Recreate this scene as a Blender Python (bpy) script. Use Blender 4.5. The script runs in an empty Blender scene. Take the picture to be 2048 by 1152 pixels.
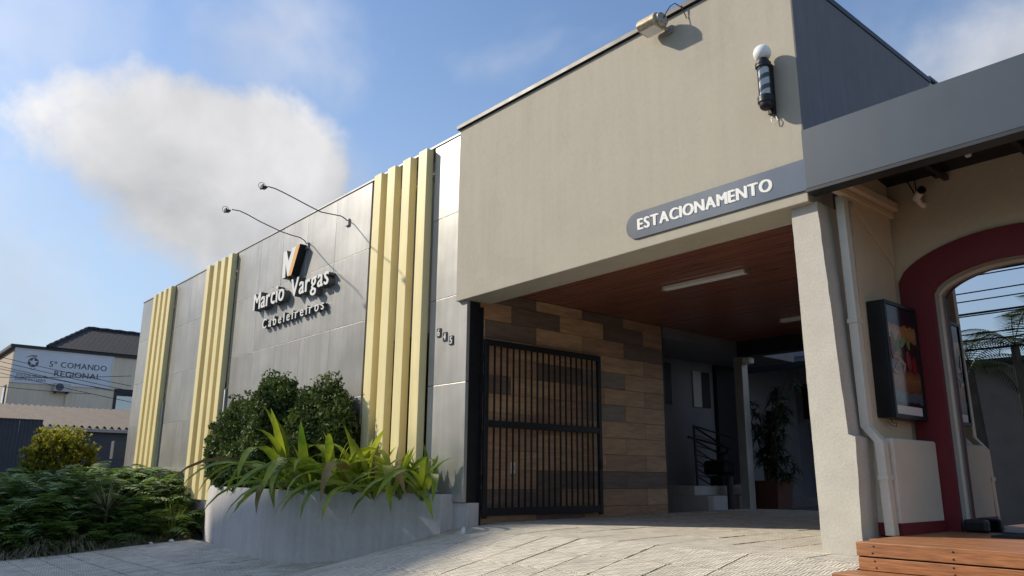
import bpy, bmesh, math, random
import numpy as np
from mathutils import Vector, Matrix

random.seed(7); RNG = np.random.default_rng(7)
scene = bpy.context.scene
COL = scene.collection
rad = math.radians

# ------------------------------------------------------------------ camera
FPX = 1539.35
YAW, PIT, ROL = -0.86015, 0.24041, 0.008485
EYE = Vector((0.0, -5.827, 1.5))
FWD = Vector((math.sin(YAW)*math.cos(PIT), math.cos(YAW)*math.cos(PIT), math.sin(PIT)))
RT = Vector((math.cos(YAW), -math.sin(YAW), 0)); UP = RT.cross(FWD)
RT, UP = math.cos(ROL)*RT + math.sin(ROL)*UP, -math.sin(ROL)*RT + math.cos(ROL)*UP
cam = bpy.data.cameras.new('camera'); camo = bpy.data.objects.new('camera', cam); COL.objects.link(camo)
cam.sensor_width = 36.0; cam.lens = FPX/2048*36.0; cam.clip_start = 0.05; cam.clip_end = 2000
m = Matrix((RT, UP, -FWD)).transposed().to_4x4(); m.translation = EYE
camo.matrix_world = m
scene.camera = camo
def sray(x, y): return FWD + (x-1024)/FPX*RT - (y-576)/FPX*UP          # a direction in the place, from the spot the photograph was taken
def on_y(x, y, Y): d = sray(x, y); return EYE + d*((Y-EYE.y)/d.y)
def on_x(x, y, X): d = sray(x, y); return EYE + d*((X-EYE.x)/d.x)
def on_z(x, y, Z): d = sray(x, y); return EYE + d*((Z-EYE.z)/d.z)

# ------------------------------------------------------------------ sky, sun, exposure
SUNV = Vector((1.48, 1.0, -1.2)).normalized()           # the way the light travels
SUN_EL = math.asin(-SUNV.z); SUN_ROT = math.atan2(-SUNV.x, -SUNV.y)
world = bpy.data.worlds.new('World'); scene.world = world; world.use_nodes = True
def build_world():
    nt = world.node_tree; N = nt.nodes; L = nt.links
    bg = N['Background']
    sky = N.new('ShaderNodeTexSky'); sky.sky_type = 'NISHITA'; sky.sun_disc = False
    sky.sun_elevation = SUN_EL; sky.sun_rotation = SUN_ROT
    sky.altitude = 10; sky.air_density = 1.0; sky.dust_density = .45; sky.ozone_density = 2.8
    tc = N.new('ShaderNodeTexCoord')
    nrm = N.new('ShaderNodeVectorMath'); nrm.operation = 'NORMALIZE'; L.new(tc.outputs['Generated'], nrm.inputs[0])
    D = nrm.outputs[0]
    def put(s, v):
        if hasattr(v, 'is_output'): L.new(v, s)
        else: s.default_value = v
    def M(op, a, b=0.0, clamp=False):
        n = N.new('ShaderNodeMath'); n.operation = op; n.use_clamp = clamp
        put(n.inputs[0], a); put(n.inputs[1], b); return n.outputs[0]
    def dot(v): 
        n = N.new('ShaderNodeVectorMath'); n.operation = 'DOT_PRODUCT'; L.new(D, n.inputs[0]); n.inputs[1].default_value = v; return n.outputs['Value']
    def noise(scale, detail, rough=.55, dist=0.0, stretch=None):
        n = N.new('ShaderNodeTexNoise'); n.inputs['Scale'].default_value = scale; n.inputs['Detail'].default_value = detail
        n.inputs['Roughness'].default_value = rough; n.inputs['Distortion'].default_value = dist
        if stretch:
            mp = N.new('ShaderNodeMapping'); mp.inputs['Scale'].default_value = stretch; L.new(D, mp.inputs[0]); L.new(mp.outputs[0], n.inputs['Vector'])
        else: L.new(D, n.inputs['Vector'])
        return n.outputs['Fac']
    def sstep(x, a, b):
        n = N.new('ShaderNodeMapRange'); n.interpolation_type = 'SMOOTHSTEP'; put(n.inputs['Value'], x)
        n.inputs['From Min'].default_value = a; n.inputs['From Max'].default_value = b; return n.outputs[0]
    n1 = noise(6.0, 8, .54, .2); n2 = noise(2.6, 5, .55, .2); n3 = noise(22, 5, .6)
    def bank(px, py, rx, ry, amp, lo, hi, tilt=0.0):
        c = sray(px, py).normalized(); rr = c.cross(Vector((0, 0, 1))).normalized(); uu = rr.cross(c)
        if tilt: rr, uu = math.cos(tilt)*rr + math.sin(tilt)*uu, -math.sin(tilt)*rr + math.cos(tilt)*uu
        dc = M('MAXIMUM', dot(c), .05)
        a = M('DIVIDE', M('DIVIDE', dot(rr), dc), rx); b = M('DIVIDE', M('DIVIDE', dot(uu), dc), ry)
        e = M('SQRT', M('ADD', M('MULTIPLY', a, a), M('MULTIPLY', b, b)))
        nn = M('ADD', M('MULTIPLY', M('SUBTRACT', n1, .5), amp), M('MULTIPLY', M('SUBTRACT', n3, .5), amp*.32))
        v = M('ADD', M('SUBTRACT', 1.0, e), nn)
        return sstep(v, lo, hi), a, b
    big, ba, bb = bank(425, 340, .225, .145, .95, .03, .34, -.2)
    big2, _, _ = bank(540, 420, .19, .12, 1.2, -.15, .9, 0)
    rgt, _, _ = bank(2060, 130, .2, .10, 1.3, -.2, .9, .35)
    veil = M('MULTIPLY', sstep(n2, .48, .76), .5)
    tl, _, _ = bank(40, 60, .22, .10, 1.4, -.1, 1.2, .2)
    cl = M('MAXIMUM', M('MAXIMUM', M('MULTIPLY', big, .92), M('MULTIPLY', big2, .75)), M('MAXIMUM', M('MULTIPLY', rgt, .7), M('MULTIPLY', tl, .35)))
    cl = M('MAXIMUM', cl, veil)
    # sun-side shading painted into the clouds: noise, brighter up-left, darker down-right
    br = M('ADD', M('MULTIPLY', n1, 2.2), M('ADD', M('MULTIPLY', ba, -.32), M('MULTIPLY', bb, .35)))
    lum = N.new('ShaderNodeMapRange'); put(lum.inputs['Value'], br); lum.inputs['From Min'].default_value = .4; lum.inputs['From Max'].default_value = 1.8
    lum.inputs['To Min'].default_value = 2.6; lum.inputs['To Max'].default_value = 5.6
    cc = N.new('ShaderNodeCombineColor'); put(cc.inputs[0], M('MULTIPLY', lum.outputs[0], 1.0)); put(cc.inputs[1], M('MULTIPLY', lum.outputs[0], .98)); put(cc.inputs[2], M('MULTIPLY', lum.outputs[0], .965))
    mx = N.new('ShaderNodeMix'); mx.data_type = 'RGBA'; put(mx.inputs[0], cl)
    haze = M('MULTIPLY', sstep(dot((0, 0, 1)), .60, .0), .72)                 # pale morning haze towards the horizon
    hz = N.new('ShaderNodeMix'); hz.data_type = 'RGBA'; put(hz.inputs[0], haze); L.new(sky.outputs[0], hz.inputs[6]); hz.inputs[7].default_value = (2.45, 2.95, 3.55, 1)
    L.new(hz.outputs[2], mx.inputs[6]); L.new(cc.outputs[0], mx.inputs[7])
    L.new(mx.outputs[2], bg.inputs[0]); bg.inputs[1].default_value = 0.127
build_world()
sun = bpy.data.lights.new('sun', 'SUN'); sun.energy = 3.25; sun.angle = rad(1.1); sun.color = (1.0, .90, .74)
suno = bpy.data.objects.new('sun', sun); COL.objects.link(suno)
suno.rotation_euler = SUNV.to_track_quat('-Z', 'Y').to_euler(); suno.location = (-30, -30, 40)
vs = scene.view_settings; vs.view_transform = 'Standard'; vs.look = 'None'; vs.gamma = 1.0; vs.exposure = 0.52; vs.use_curve_mapping = False
scene.render.engine = 'CYCLES'; scene.cycles.max_bounces = 8; scene.cycles.diffuse_bounces = 4; scene.cycles.glossy_bounces = 4
scene.cycles.transparent_max_bounces = 12; scene.cycles.caustics_reflective = False; scene.cycles.caustics_refractive = False
scene.cycles.use_denoising = True

# ------------------------------------------------------------------ materials
def mat(name, col, rough=.6, metal=0.0, var=.12, vscale=2.5, bump=0.0, bscale=60, spec=.5, stretch=(1, 1, 1), fine=0.0, fscale=40, streak=0.0, grooves=None, wear=None):
    mt = bpy.data.materials.new(name); mt.use_nodes = True; nt = mt.node_tree; N = nt.nodes; L = nt.links
    P = N['Principled BSDF']; P.inputs['Roughness'].default_value = rough; P.inputs['Metallic'].default_value = metal
    P.inputs['Specular IOR Level'].default_value = spec
    tc = N.new('ShaderNodeTexCoord'); oi = N.new('ShaderNodeObjectInfo')
    sc = N.new('ShaderNodeVectorMath'); sc.operation = 'SCALE'; sc.inputs[0].default_value = (37, 17, 23); L.new(oi.outputs['Random'], sc.inputs['Scale'])
    ad = N.new('ShaderNodeVectorMath'); ad.operation = 'ADD'; L.new(tc.outputs['Object'], ad.inputs[0]); L.new(sc.outputs[0], ad.inputs[1])
    mp = N.new('ShaderNodeMapping'); mp.inputs['Scale'].default_value = stretch; L.new(ad.outputs[0], mp.inputs[0])
    n = N.new('ShaderNodeTexNoise'); n.inputs['Scale'].default_value = vscale; n.inputs['Detail'].default_value = 6; n.inputs['Roughness'].default_value = .6
    L.new(mp.outputs[0], n.inputs['Vector'])
    rp = N.new('ShaderNodeMapRange'); L.new(n.outputs['Fac'], rp.inputs[0]); rp.inputs[1].default_value = .3; rp.inputs[2].default_value = .7
    rp.inputs[3].default_value = 1-var; rp.inputs[4].default_value = 1+var
    fac = rp.outputs[0]
    def mul(a, b):
        q = N.new('ShaderNodeMath'); q.operation = 'MULTIPLY'; L.new(a, q.inputs[0]); L.new(b, q.inputs[1]); return q.outputs[0]
    def layer(scale, st, amt, lo=.35, hi=.65):
        m2 = N.new('ShaderNodeMapping'); m2.inputs['Scale'].default_value = st; L.new(ad.outputs[0], m2.inputs[0])
        k = N.new('ShaderNodeTexNoise'); k.inputs['Scale'].default_value = scale; k.inputs['Detail'].default_value = 4; L.new(m2.outputs[0], k.inputs['Vector'])
        r = N.new('ShaderNodeMapRange'); L.new(k.outputs['Fac'], r.inputs[0]); r.inputs[1].default_value = lo; r.inputs[2].default_value = hi
        r.inputs[3].default_value = 1-amt; r.inputs[4].default_value = 1+amt*.6; return r.outputs[0]
    if fine: fac = mul(fac, layer(fscale, stretch, fine))
    if streak: fac = mul(fac, layer(3.0, (3.2, 3.2, .22), streak))
    h = None
    if wear: fac = mul(fac, wear(nt, tc.outputs['Object']))
    if grooves: h, dark = grooves(nt, tc.outputs['Object']); fac = mul(fac, dark)
    cm = N.new('ShaderNodeVectorMath'); cm.operation = 'SCALE'; cm.inputs[0].default_value = col; L.new(fac, cm.inputs['Scale'])
    L.new(cm.outputs[0], P.inputs['Base Color'])
    if rough > .15:
        rr = N.new('ShaderNodeMapRange'); L.new(n.outputs['Fac'], rr.inputs[0]); rr.inputs[3].default_value = max(.02, rough-.09); rr.inputs[4].default_value = min(1, rough+.09)
        L.new(rr.outputs[0], P.inputs['Roughness'])
    if bump or grooves:
        b = N.new('ShaderNodeBump'); b.inputs['Strength'].default_value = bump if bump else .8; b.inputs['Distance'].default_value = .01
        if h is None:
            k = N.new('ShaderNodeTexNoise'); k.inputs['Scale'].default_value = bscale; k.inputs['Detail'].default_value = 5; L.new(mp.outputs[0], k.inputs['Vector']); h = k.outputs['Fac']
        L.new(h, b.inputs['Height']); L.new(b.outputs[0], P.inputs['Normal'])
    return mt

def leaf_mat(name, col, col2, rough=.4, trans=.3, vscale=2.0):
    mt = bpy.data.materials.new(name); mt.use_nodes = True; nt = mt.node_tree; N = nt.nodes; L = nt.links
    P = N['Principled BSDF']; P.inputs['Roughness'].default_value = rough; P.inputs['Specular IOR Level'].default_value = .25
    g = N.new('ShaderNodeNewGeometry'); n = N.new('ShaderNodeTexNoise'); n.inputs['Scale'].default_value = vscale; n.inputs['Detail'].default_value = 3
    L.new(g.outputs['Position'], n.inputs['Vector'])
    mpr = N.new('ShaderNodeMapRange'); mpr.inputs[1].default_value = .35; mpr.inputs[2].default_value = .65
    rnd = N.new('ShaderNodeMath'); rnd.operation = 'MULTIPLY_ADD'; L.new(g.outputs['Random Per Island'], rnd.inputs[0]); rnd.inputs[1].default_value = .35
    s = N.new('ShaderNodeMath'); s.operation = 'SUBTRACT'; L.new(n.outputs['Fac'], s.inputs[0]); s.inputs[1].default_value = .175; L.new(s.outputs[0], rnd.inputs[2])
    L.new(rnd.outputs[0], mpr.inputs[0])
    mx = N.new('ShaderNodeMix'); mx.data_type = 'RGBA'; L.new(mpr.outputs[0], mx.inputs[0]); mx.inputs[6].default_value = (*col, 1); mx.inputs[7].default_value = (*col2, 1)
    L.new(mx.outputs[2], P.inputs['Base Color'])
    t = N.new('ShaderNodeBsdfTranslucent'); hs = N.new('ShaderNodeHueSaturation'); hs.inputs['Value'].default_value = 1.6; hs.inputs['Saturation'].default_value = 1.1; L.new(mx.outputs[2], hs.inputs['Color']); L.new(hs.outputs[0], t.inputs[0])
    ms = N.new('ShaderNodeMixShader'); ms.inputs[0].default_value = trans; L.new(P.outputs[0], ms.inputs[1]); L.new(t.outputs[0], ms.inputs[2])
    L.new(ms.outputs[0], N['Material Output'].inputs[0]); return mt

def glass_mat(name, tint=(.35, .38, .38), refl=.30, rough=.0):
    mt = bpy.data.materials.new(name); mt.use_nodes = True; nt = mt.node_tree; N = nt.nodes; L = nt.links
    N.remove(N['Principled BSDF'])
    gl = N.new('ShaderNodeBsdfGlossy'); gl.inputs['Roughness'].default_value = rough; gl.inputs[0].default_value = (.92, .96, 1, 1)
    tr = N.new('ShaderNodeBsdfTransparent'); tr.inputs[0].default_value = (*tint, 1)
    fr = N.new('ShaderNodeFresnel'); fr.inputs[0].default_value = 1.5
    ad = N.new('ShaderNodeMath'); ad.operation = 'ADD'; ad.use_clamp = True; L.new(fr.outputs[0], ad.inputs[0]); ad.inputs[1].default_value = refl
    ms = N.new('ShaderNodeMixShader'); L.new(ad.outputs[0], ms.inputs[0]); L.new(tr.outputs[0], ms.inputs[1]); L.new(gl.outputs[0], ms.inputs[2])
    L.new(ms.outputs[0], N['Material Output'].inputs[0]); return mt

def tile_grooves(nt, vec):
    """moulded relief of the paving slabs: little groups of bars, turned in every other field"""
    N = nt.nodes; L = nt.links
    sp = N.new('ShaderNodeSeparateXYZ'); L.new(vec, sp.inputs[0])
    def M(op, a, b):
        n = N.new('ShaderNodeMath'); n.operation = op
        for i, v in ((0, a), (1, b)):
            if hasattr(v, 'is_output'): L.new(v, n.inputs[i])
            else: n.inputs[i].default_value = v
        return n.outputs[0]
    C = .085
    u = M('DIVIDE', sp.outputs[0], C); v = M('DIVIDE', sp.outputs[1], C)
    par = M('FLOORED_MODULO', M('ADD', M('FLOOR', u, 0), M('FLOOR', v, 0)), 2.0)
    def line(t): return M('LESS_THAN', M('FLOORED_MODULO', M('MULTIPLY', t, 3.0), 1.0), .32)
    a = line(u); b = line(v)
    g = M('ADD', M('MULTIPLY', a, par), M('MULTIPLY', b, M('SUBTRACT', 1.0, par)))
    h = M('SUBTRACT', 1.0, g); dark = M('SUBTRACT', 1.0, M('MULTIPLY', g, .68))
    return h, dark

def wall_wear(nt, vec):
    """rain runs below the coping, a few hairline cracks and faint patch repairs"""
    N = nt.nodes; L = nt.links
    def noise(scale, st, detail=4):
        m_ = N.new('ShaderNodeMapping'); m_.inputs['Scale'].default_value = st; L.new(vec, m_.inputs[0]); k = N.new('ShaderNodeTexNoise'); k.inputs['Scale'].default_value = scale; k.inputs['Detail'].default_value = detail; L.new(m_.outputs[0], k.inputs['Vector']); return k.outputs['Fac']
    def step(x, a, b, lo, hi):
        r = N.new('ShaderNodeMapRange'); r.interpolation_type = 'SMOOTHSTEP'; L.new(x, r.inputs[0]); r.inputs[1].default_value = a; r.inputs[2].default_value = b; r.inputs[3].default_value = lo; r.inputs[4].default_value = hi; return r.outputs[0]
    def M(op, a, b):
        n = N.new('ShaderNodeMath'); n.operation = op
        for i, v in ((0, a), (1, b)):
            if hasattr(v, 'is_output'): L.new(v, n.inputs[i])
            else: n.inputs[i].default_value = v
        return n.outputs[0]
    sp = N.new('ShaderNodeSeparateXYZ'); L.new(vec, sp.inputs[0])
    run = M('MULTIPLY', step(noise(1.0, (5.5, 1, .35), 5), .52, .72, 0, 1), step(sp.outputs[2], 4.0, 5.14, 0, .07))
    vo = N.new('ShaderNodeTexVoronoi'); vo.feature = 'DISTANCE_TO_EDGE'; vo.inputs['Scale'].default_value = .55
    ds = N.new('ShaderNodeVectorMath'); ds.operation = 'ADD'; nz = N.new('ShaderNodeTexNoise'); nz.inputs['Scale'].default_value = 3.0; nz.inputs['Detail'].default_value = 6; L.new(vec, nz.inputs['Vector'])
    sc = N.new('ShaderNodeVectorMath'); sc.operation = 'SCALE'; sc.inputs['Scale'].default_value = .7; L.new(nz.outputs['Color'], sc.inputs[0]); L.new(vec, ds.inputs[0]); L.new(sc.outputs[0], ds.inputs[1]); L.new(ds.outputs[0], vo.inputs['Vector'])
    crack = M('MULTIPLY', step(vo.outputs['Distance'], .0, .0035, .16, 0), step(noise(.9, (1, 1, 1)), .5, .62, 0, 1))
    patch = step(noise(.8, (1, 1, 1.4), 2), .58, .62, 0, .035)
    return M('SUBTRACT', 1.0, M('ADD', M('ADD', run, crack), patch))
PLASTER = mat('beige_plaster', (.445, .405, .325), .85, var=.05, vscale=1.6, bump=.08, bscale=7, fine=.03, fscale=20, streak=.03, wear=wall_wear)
PILLARM = mat('beige_rough_plaster', (.55, .52, .45), .9, var=.07, vscale=5, bump=.22, bscale=45, fine=.06, fscale=60)
PORCHM = mat('porch_plaster', (.66, .57, .415), .85, var=.06, vscale=2.5, bump=.2, bscale=35, fine=.03)
PORCHL = mat('porch_dado_plaster', (.67, .64, .54), .9, var=.05, vscale=4, bump=.5, bscale=60)
GREYP = mat('grey_plaster', (.59, .565, .545), .75, var=.06, vscale=2, bump=.12, bscale=60, fine=.05, fscale=14, streak=.07)
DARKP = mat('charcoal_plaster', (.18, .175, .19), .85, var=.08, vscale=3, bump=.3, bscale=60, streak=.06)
PANELM = mat('brushed_grey_metal_panel', (.53, .52, .495), .38, .62, var=.07, vscale=.7, streak=.07, fine=.05, fscale=3, bump=.03, bscale=2)
GOLD = mat('pale_gold_metal', (.90, .77, .41), .42, .03, var=.05, vscale=1.2, streak=.05, spec=.4)
BLACKM = mat('black_metal', (.012, .013, .016), .45, .2, var=.25, vscale=6)
DARKM = mat('dark_metal', (.03, .032, .036), .45, .3, var=.2)
FASCIA = mat('slate_metal_sheet', (.045, .064, .09), .5, .1, var=.07, vscale=.8, fine=.04, fscale=5, streak=.03)
MORTAR = mat('mortar', (.10, .095, .085), .95, var=.2, vscale=6)
TILEM = mat('moulded_cement_slab', (.72, .66, .545), .85, var=.14, vscale=1.3, fine=.12, fscale=9, bump=.9, grooves=tile_grooves)
TILEL = mat('weathered_cement_slab', (.80, .745, .64), .85, var=.2, vscale=1.3, fine=.15, fscale=7, bump=.9, grooves=tile_grooves)
ASPH = mat('asphalt', (.05, .05, .052), .9, var=.2, bump=.4, bscale=120)
EARTH = mat('earth', (.09, .08, .06), .95, var=.3, vscale=4)
SOIL = mat('garden_soil', (.045, .034, .024), .95, var=.35, vscale=9, bump=.8, bscale=40)
WHITE = mat('white_paint', (.78, .78, .76), .5, var=.03)
LETTERW = mat('white_letter_face', (.80, .80, .76), .45, var=.03)
LETTERS = mat('grey_letter_side', (.13, .13, .13), .5, var=.1)
ORANGE = mat('orange_letter_face', (.80, .42, .13), .45, var=.04)
MAROON = mat('maroon_paint', (.15, .013, .018), .62, var=.07, vscale=2, bump=.1, bscale=70)
DECKM = mat('orange_hardwood', (.38, .165, .07), .42, var=.2, vscale=2.2, stretch=(1.0, 14, 14), fine=.28, fscale=7, bump=.2, bscale=10)
CEILM = mat('red_brown_ceiling_wood', (.23, .085, .052), .3, var=.3, vscale=1.6, stretch=(1, 12, 12), fine=.15, fscale=7)
WLIGHT = mat('wall_board_tan', (.54, .35, .205), .5, var=.22, vscale=2.0, stretch=(10, 1.0, 7), fine=.14, fscale=5)
WMID = mat('wall_board_brown', (.43, .265, .16), .5, var=.22, vscale=2.0, stretch=(10, 1.0, 7), fine=.14, fscale=5)
WDARK = mat('wall_board_dark', (.19, .135, .105), .5, var=.22, vscale=2.0, stretch=(10, 1.0, 7), fine=.14, fscale=5)
WGREY = mat('wall_board_grey', (.27, .225, .185), .5, var=.2, vscale=2.0, stretch=(10, 1.0, 7), fine=.14, fscale=5)
GLASS = glass_mat('tinted_window_glass', (.28, .31, .30), .28)
DGLASS = glass_mat('mirror_tinted_door_glass', (.22, .23, .22), .55)
CLEAR = glass_mat('clear_tube_glass', (.96, .97, .97), .03)
OPAL = mat('opal_globe', (.86, .88, .87), .2, var=.02)
PALEW = mat('cream_wall', (.52, .44, .35), .85, var=.05, vscale=.6, streak=.05)
NBRW = mat('grey_beige_wall', (.86, .72, .55), .85, var=.05, vscale=.6, streak=.06)
def roof_courses(nt, vec):
    N = nt.nodes; L = nt.links
    w = N.new('ShaderNodeTexBrick'); w.inputs['Scale'].default_value = 1.0
    for k, v in (('Brick Width', .25), ('Row Height', .32), ('Mortar Size', .03)): w.inputs[k].default_value = v
    w.inputs['Color1'].default_value = (1, 1, 1, 1); w.inputs['Color2'].default_value = (.75, .75, .75, 1); w.inputs['Mortar'].default_value = (.25, .25, .25, 1)
    mp = N.new('ShaderNodeMapping'); mp.inputs['Rotation'].default_value = (0, 0, math.pi/2); L.new(vec, mp.inputs[0]); L.new(mp.outputs[0], w.inputs['Vector'])
    b = N.new('ShaderNodeRGBToBW'); L.new(w.outputs[0], b.inputs[0]); return b.outputs[0], b.outputs[0]
ROOFT = mat('dark_roof_tile', (.05, .042, .045), .8, var=.25, vscale=3, bump=1.0, grooves=roof_courses)
FIBRO = mat('weathered_fibre_cement', (.15, .125, .11), .9, var=.15, vscale=1, stretch=(.3, 1.5, 1), fine=.1, fscale=4)
SLATE = mat('slate_grey_fence', (.085, .092, .11), .7, var=.1, vscale=2)
SIGNW = mat('police_sign_sheet', (.80, .82, .86), .6, var=.06, vscale=1)
SIGNT = mat('police_sign_print', (.10, .115, .15), .6, var=.1)
SIGNR = mat('police_sign_red', (.42, .26, .27), .6, var=.1)
ACW = mat('air_conditioner_shell', (.62, .60, .55), .5, var=.06)
BLUEG = mat('blue_grey_plaster', (.38, .385, .44), .85, var=.08, vscale=2, bump=.2)
DGREY = mat('dark_grey_plaster', (.21, .21, .22), .85, var=.08, vscale=2, bump=.2)
POTM = mat('terracotta_pot', (.12, .045, .032), .7, var=.15)
BARK = mat('bark', (.11, .085, .06), .9, var=.3, vscale=8, bump=.8, bscale=30, stretch=(1, 1, .3))
BRASSY = mat('lamp_shell_weathered', (.55, .45, .30), .5, .1, var=.3, vscale=14, fine=.3, fscale=40)
ALU = mat('dull_aluminium', (.42, .41, .39), .5, .4, var=.15)
ESTP = mat('brushed_steel_sign', (.20, .20, .20), .2, .75, var=.05, vscale=1.0, spec=.6)
L_BOX = leaf_mat('boxwood_leaf', (.030, .056, .018), (.13, .175, .045), .6, .18, 3)
L_GOLD = leaf_mat('golden_leaf', (.17, .19, .035), (.50, .47, .075), .5, .3, 2.2)
L_BROAD = leaf_mat('broad_strap_leaf', (.10, .18, .03), (.35, .40, .06), .45, .38, 2.5)
L_COVER = leaf_mat('ground_cover_leaf', (.075, .135, .04), (.21, .30, .085), .5, .22, 1.5)
L_GRASS = leaf_mat('pale_grass_blade', (.14, .15, .085), (.30, .30, .19), .5, .25, 3)
L_TALL = leaf_mat('tall_grass_blade', (.08, .13, .03), (.25, .29, .07), .45, .3, 3)
L_DARK = leaf_mat('dark_pot_leaf', (.025, .042, .018), (.06, .09, .035), .5, .15, 3)
L_PALM = leaf_mat('palm_leaf', (.04, .06, .02), (.09, .11, .04), .45, .2, 1)

# ------------------------------------------------------------------ mesh helpers
class MB:
    def __init__(s): s.v = []; s.f = []; s.mi = []
    def add(s, vs, fs, mi=0):
        o = len(s.v); s.v += [tuple(p) for p in vs]; s.f += [tuple(i+o for i in f) for f in fs]; s.mi += [mi]*len(fs); return s
    def box(s, x0, x1, y0, y1, z0, z1, mi=0):
        if x0 > x1: x0, x1 = x1, x0
        if y0 > y1: y0, y1 = y1, y0
        if z0 > z1: z0, z1 = z1, z0
        v = [(x0, y0, z0), (x1, y0, z0), (x1, y1, z0), (x0, y1, z0), (x0, y0, z1), (x1, y0, z1), (x1, y1, z1), (x0, y1, z1)]
        return s.add(v, [(3, 2, 1, 0), (4, 5, 6, 7), (0, 1, 5, 4), (1, 2, 6, 5), (2, 3, 7, 6), (3, 0, 4, 7)], mi)
    def prism(s, poly, a, b, place, mi=0, mi_front=None):
        """polygon (u,v) pushed from depth a to depth b; place(u,v,w)->xyz"""
        n = len(poly); v = [place(u, w, a) for u, w in poly] + [place(u, w, b) for u, w in poly]
        s.add(v, [tuple(range(n))], mi if mi_front is None else mi_front); o = len(s.v)-2*n
        s.f += [tuple(o+n+i for i in range(n-1, -1, -1))]; s.mi += [mi]
        for i in range(n): j = (i+1) % n; s.f += [(o+i, o+n+i, o+n+j, o+j)]; s.mi += [mi]
        return s
    def tube(s, pts, r, n=8, mi=0, cap=True):
        pts = [Vector(p) for p in pts]; rs = r if isinstance(r, (list, tuple)) else [r]*len(pts)
        o = len(s.v); pa = None
        for i, p in enumerate(pts):
            t = (pts[min(i+1, len(pts)-1)] - pts[max(i-1, 0)]).normalized()
            if pa is None: pa = t.orthogonal().normalized()
            pa = (pa - t*pa.dot(t)).normalized(); b = t.cross(pa)
            for k in range(n):
                an = 2*math.pi*k/n; s.v.append(tuple(p + rs[i]*(math.cos(an)*pa + math.sin(an)*b)))
        for i in range(len(pts)-1):
            for k in range(n):
                q = (k+1) % n; s.f.append((o+i*n+k, o+i*n+q, o+(i+1)*n+q, o+(i+1)*n+k)); s.mi.append(mi)
        if cap:
            s.f.append(tuple(o+k for k in range(n-1, -1, -1))); s.mi.append(mi)
            e = o+(len(pts)-1)*n; s.f.append(tuple(e+k for k in range(n))); s.mi.append(mi)
        return s
    def lathe(s, prof, c, n=20, mi=0):
        return s.tube([(c[0], c[1], c[2]+z) for r, z in prof], [max(r, 1e-4) for r, z in prof], n, mi)
    def build(s, name, mats, parent=None, smooth=False, bevel=0.0):
        me = bpy.data.meshes.new(name)
        off = parent_loc(parent)
        me.from_pydata([(p[0]-off[0], p[1]-off[1], p[2]-off[2]) for p in s.v], [], s.f)
        if not isinstance(mats, (list, tuple)): mats = [mats]
        for q in mats: me.materials.append(q)
        if len(mats) > 1: me.polygons.foreach_set('material_index', s.mi)
        bm = bmesh.new(); bm.from_mesh(me); bmesh.ops.recalc_face_normals(bm, faces=bm.faces); bm.to_mesh(me); bm.free()
        if smooth:
            me.polygons.foreach_set('use_smooth', [True]*len(me.polygons))
            try: me.set_sharp_from_angle(angle=rad(40))
            except Exception: pass
        me.update()
        o = bpy.data.objects.new(name, me); COL.objects.link(o)
        if parent: o.parent = parent
        if bevel:
            bv = o.modifiers.new('bevel', 'BEVEL'); bv.width = bevel; bv.segments = 2; bv.limit_method = 'ANGLE'; bv.angle_limit = rad(40)
        return o
def parent_loc(p):
    v = Vector((0, 0, 0))
    while p: v += Vector(p.location); p = p.parent
    return v
def tag(o, label=None, cat=None, group=None, kind=None):
    if label: o['label'] = label
    if cat: o['category'] = cat
    if group: o['group'] = group
    if kind: o['kind'] = kind
    return o
def thing(name, loc, label, cat, group=None):
    o = bpy.data.objects.new(name, None); COL.objects.link(o); o.location = loc; o.empty_display_size = .1
    return tag(o, label, cat, group)
def box(name, dims, mt, parent=None, bevel=0.0):
    return MB().box(*dims).build(name, mt, parent, bevel=bevel)
def instance(src, parent, mtx, name=None):
    o = bpy.data.objects.new(name or src.name, src.data if hasattr(src, 'data') else src); COL.objects.link(o); o.parent = parent; o.matrix_local = mtx; return o
def fast_mesh(name, V, F, mt, parent=None, smooth=False):
    """V (n,3), F (m,k) arrays"""
    me = bpy.data.meshes.new(name); off = parent_loc(parent); V = np.asarray(V, np.float32) - np.array(off, np.float32); F = np.asarray(F, np.int32)
    me.vertices.add(len(V)); me.vertices.foreach_set('co', V.ravel()); k = F.shape[1]
    me.loops.add(F.size); me.loops.foreach_set('vertex_index', F.ravel()); me.polygons.add(len(F))
    me.polygons.foreach_set('loop_start', np.arange(0, F.size, k, dtype=np.int32)); me.polygons.foreach_set('loop_total', np.full(len(F), k, np.int32))
    me.materials.append(mt); me.update(calc_edges=True); me.validate()
    if smooth: me.polygons.foreach_set('use_smooth', [True]*len(F))
    o = bpy.data.objects.new(name, me); COL.objects.link(o)
    if parent: o.parent = parent
    return o
FACADE = lambda y: (lambda u, v, w: (u, y-w, v))          # u to the right, v up, w out of a wall that faces the street
SIDE = lambda x: (lambda u, v, w: (x+w, u, v))            # the same on a wall that faces +X
def letter_mesh(ch, bold):
    c = bpy.data.curves.new('glyph', 'FONT'); c.body = ch; c.size = 1.0; c.offset = bold; c.resolution_u = 4; c.fill_mode = 'FRONT'
    o = bpy.data.objects.new('glyph', c); COL.objects.link(o)
    dg = bpy.context.evaluated_depsgraph_get(); dg.update(); me = bpy.data.meshes.new_from_object(o.evaluated_get(dg))
    bpy.data.objects.remove(o); bpy.data.curves.remove(c); return me
CABLE = mat('cable_sheath', (.02, .02, .022), .9, var=.1, spec=.1)
CAPH = None
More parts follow.
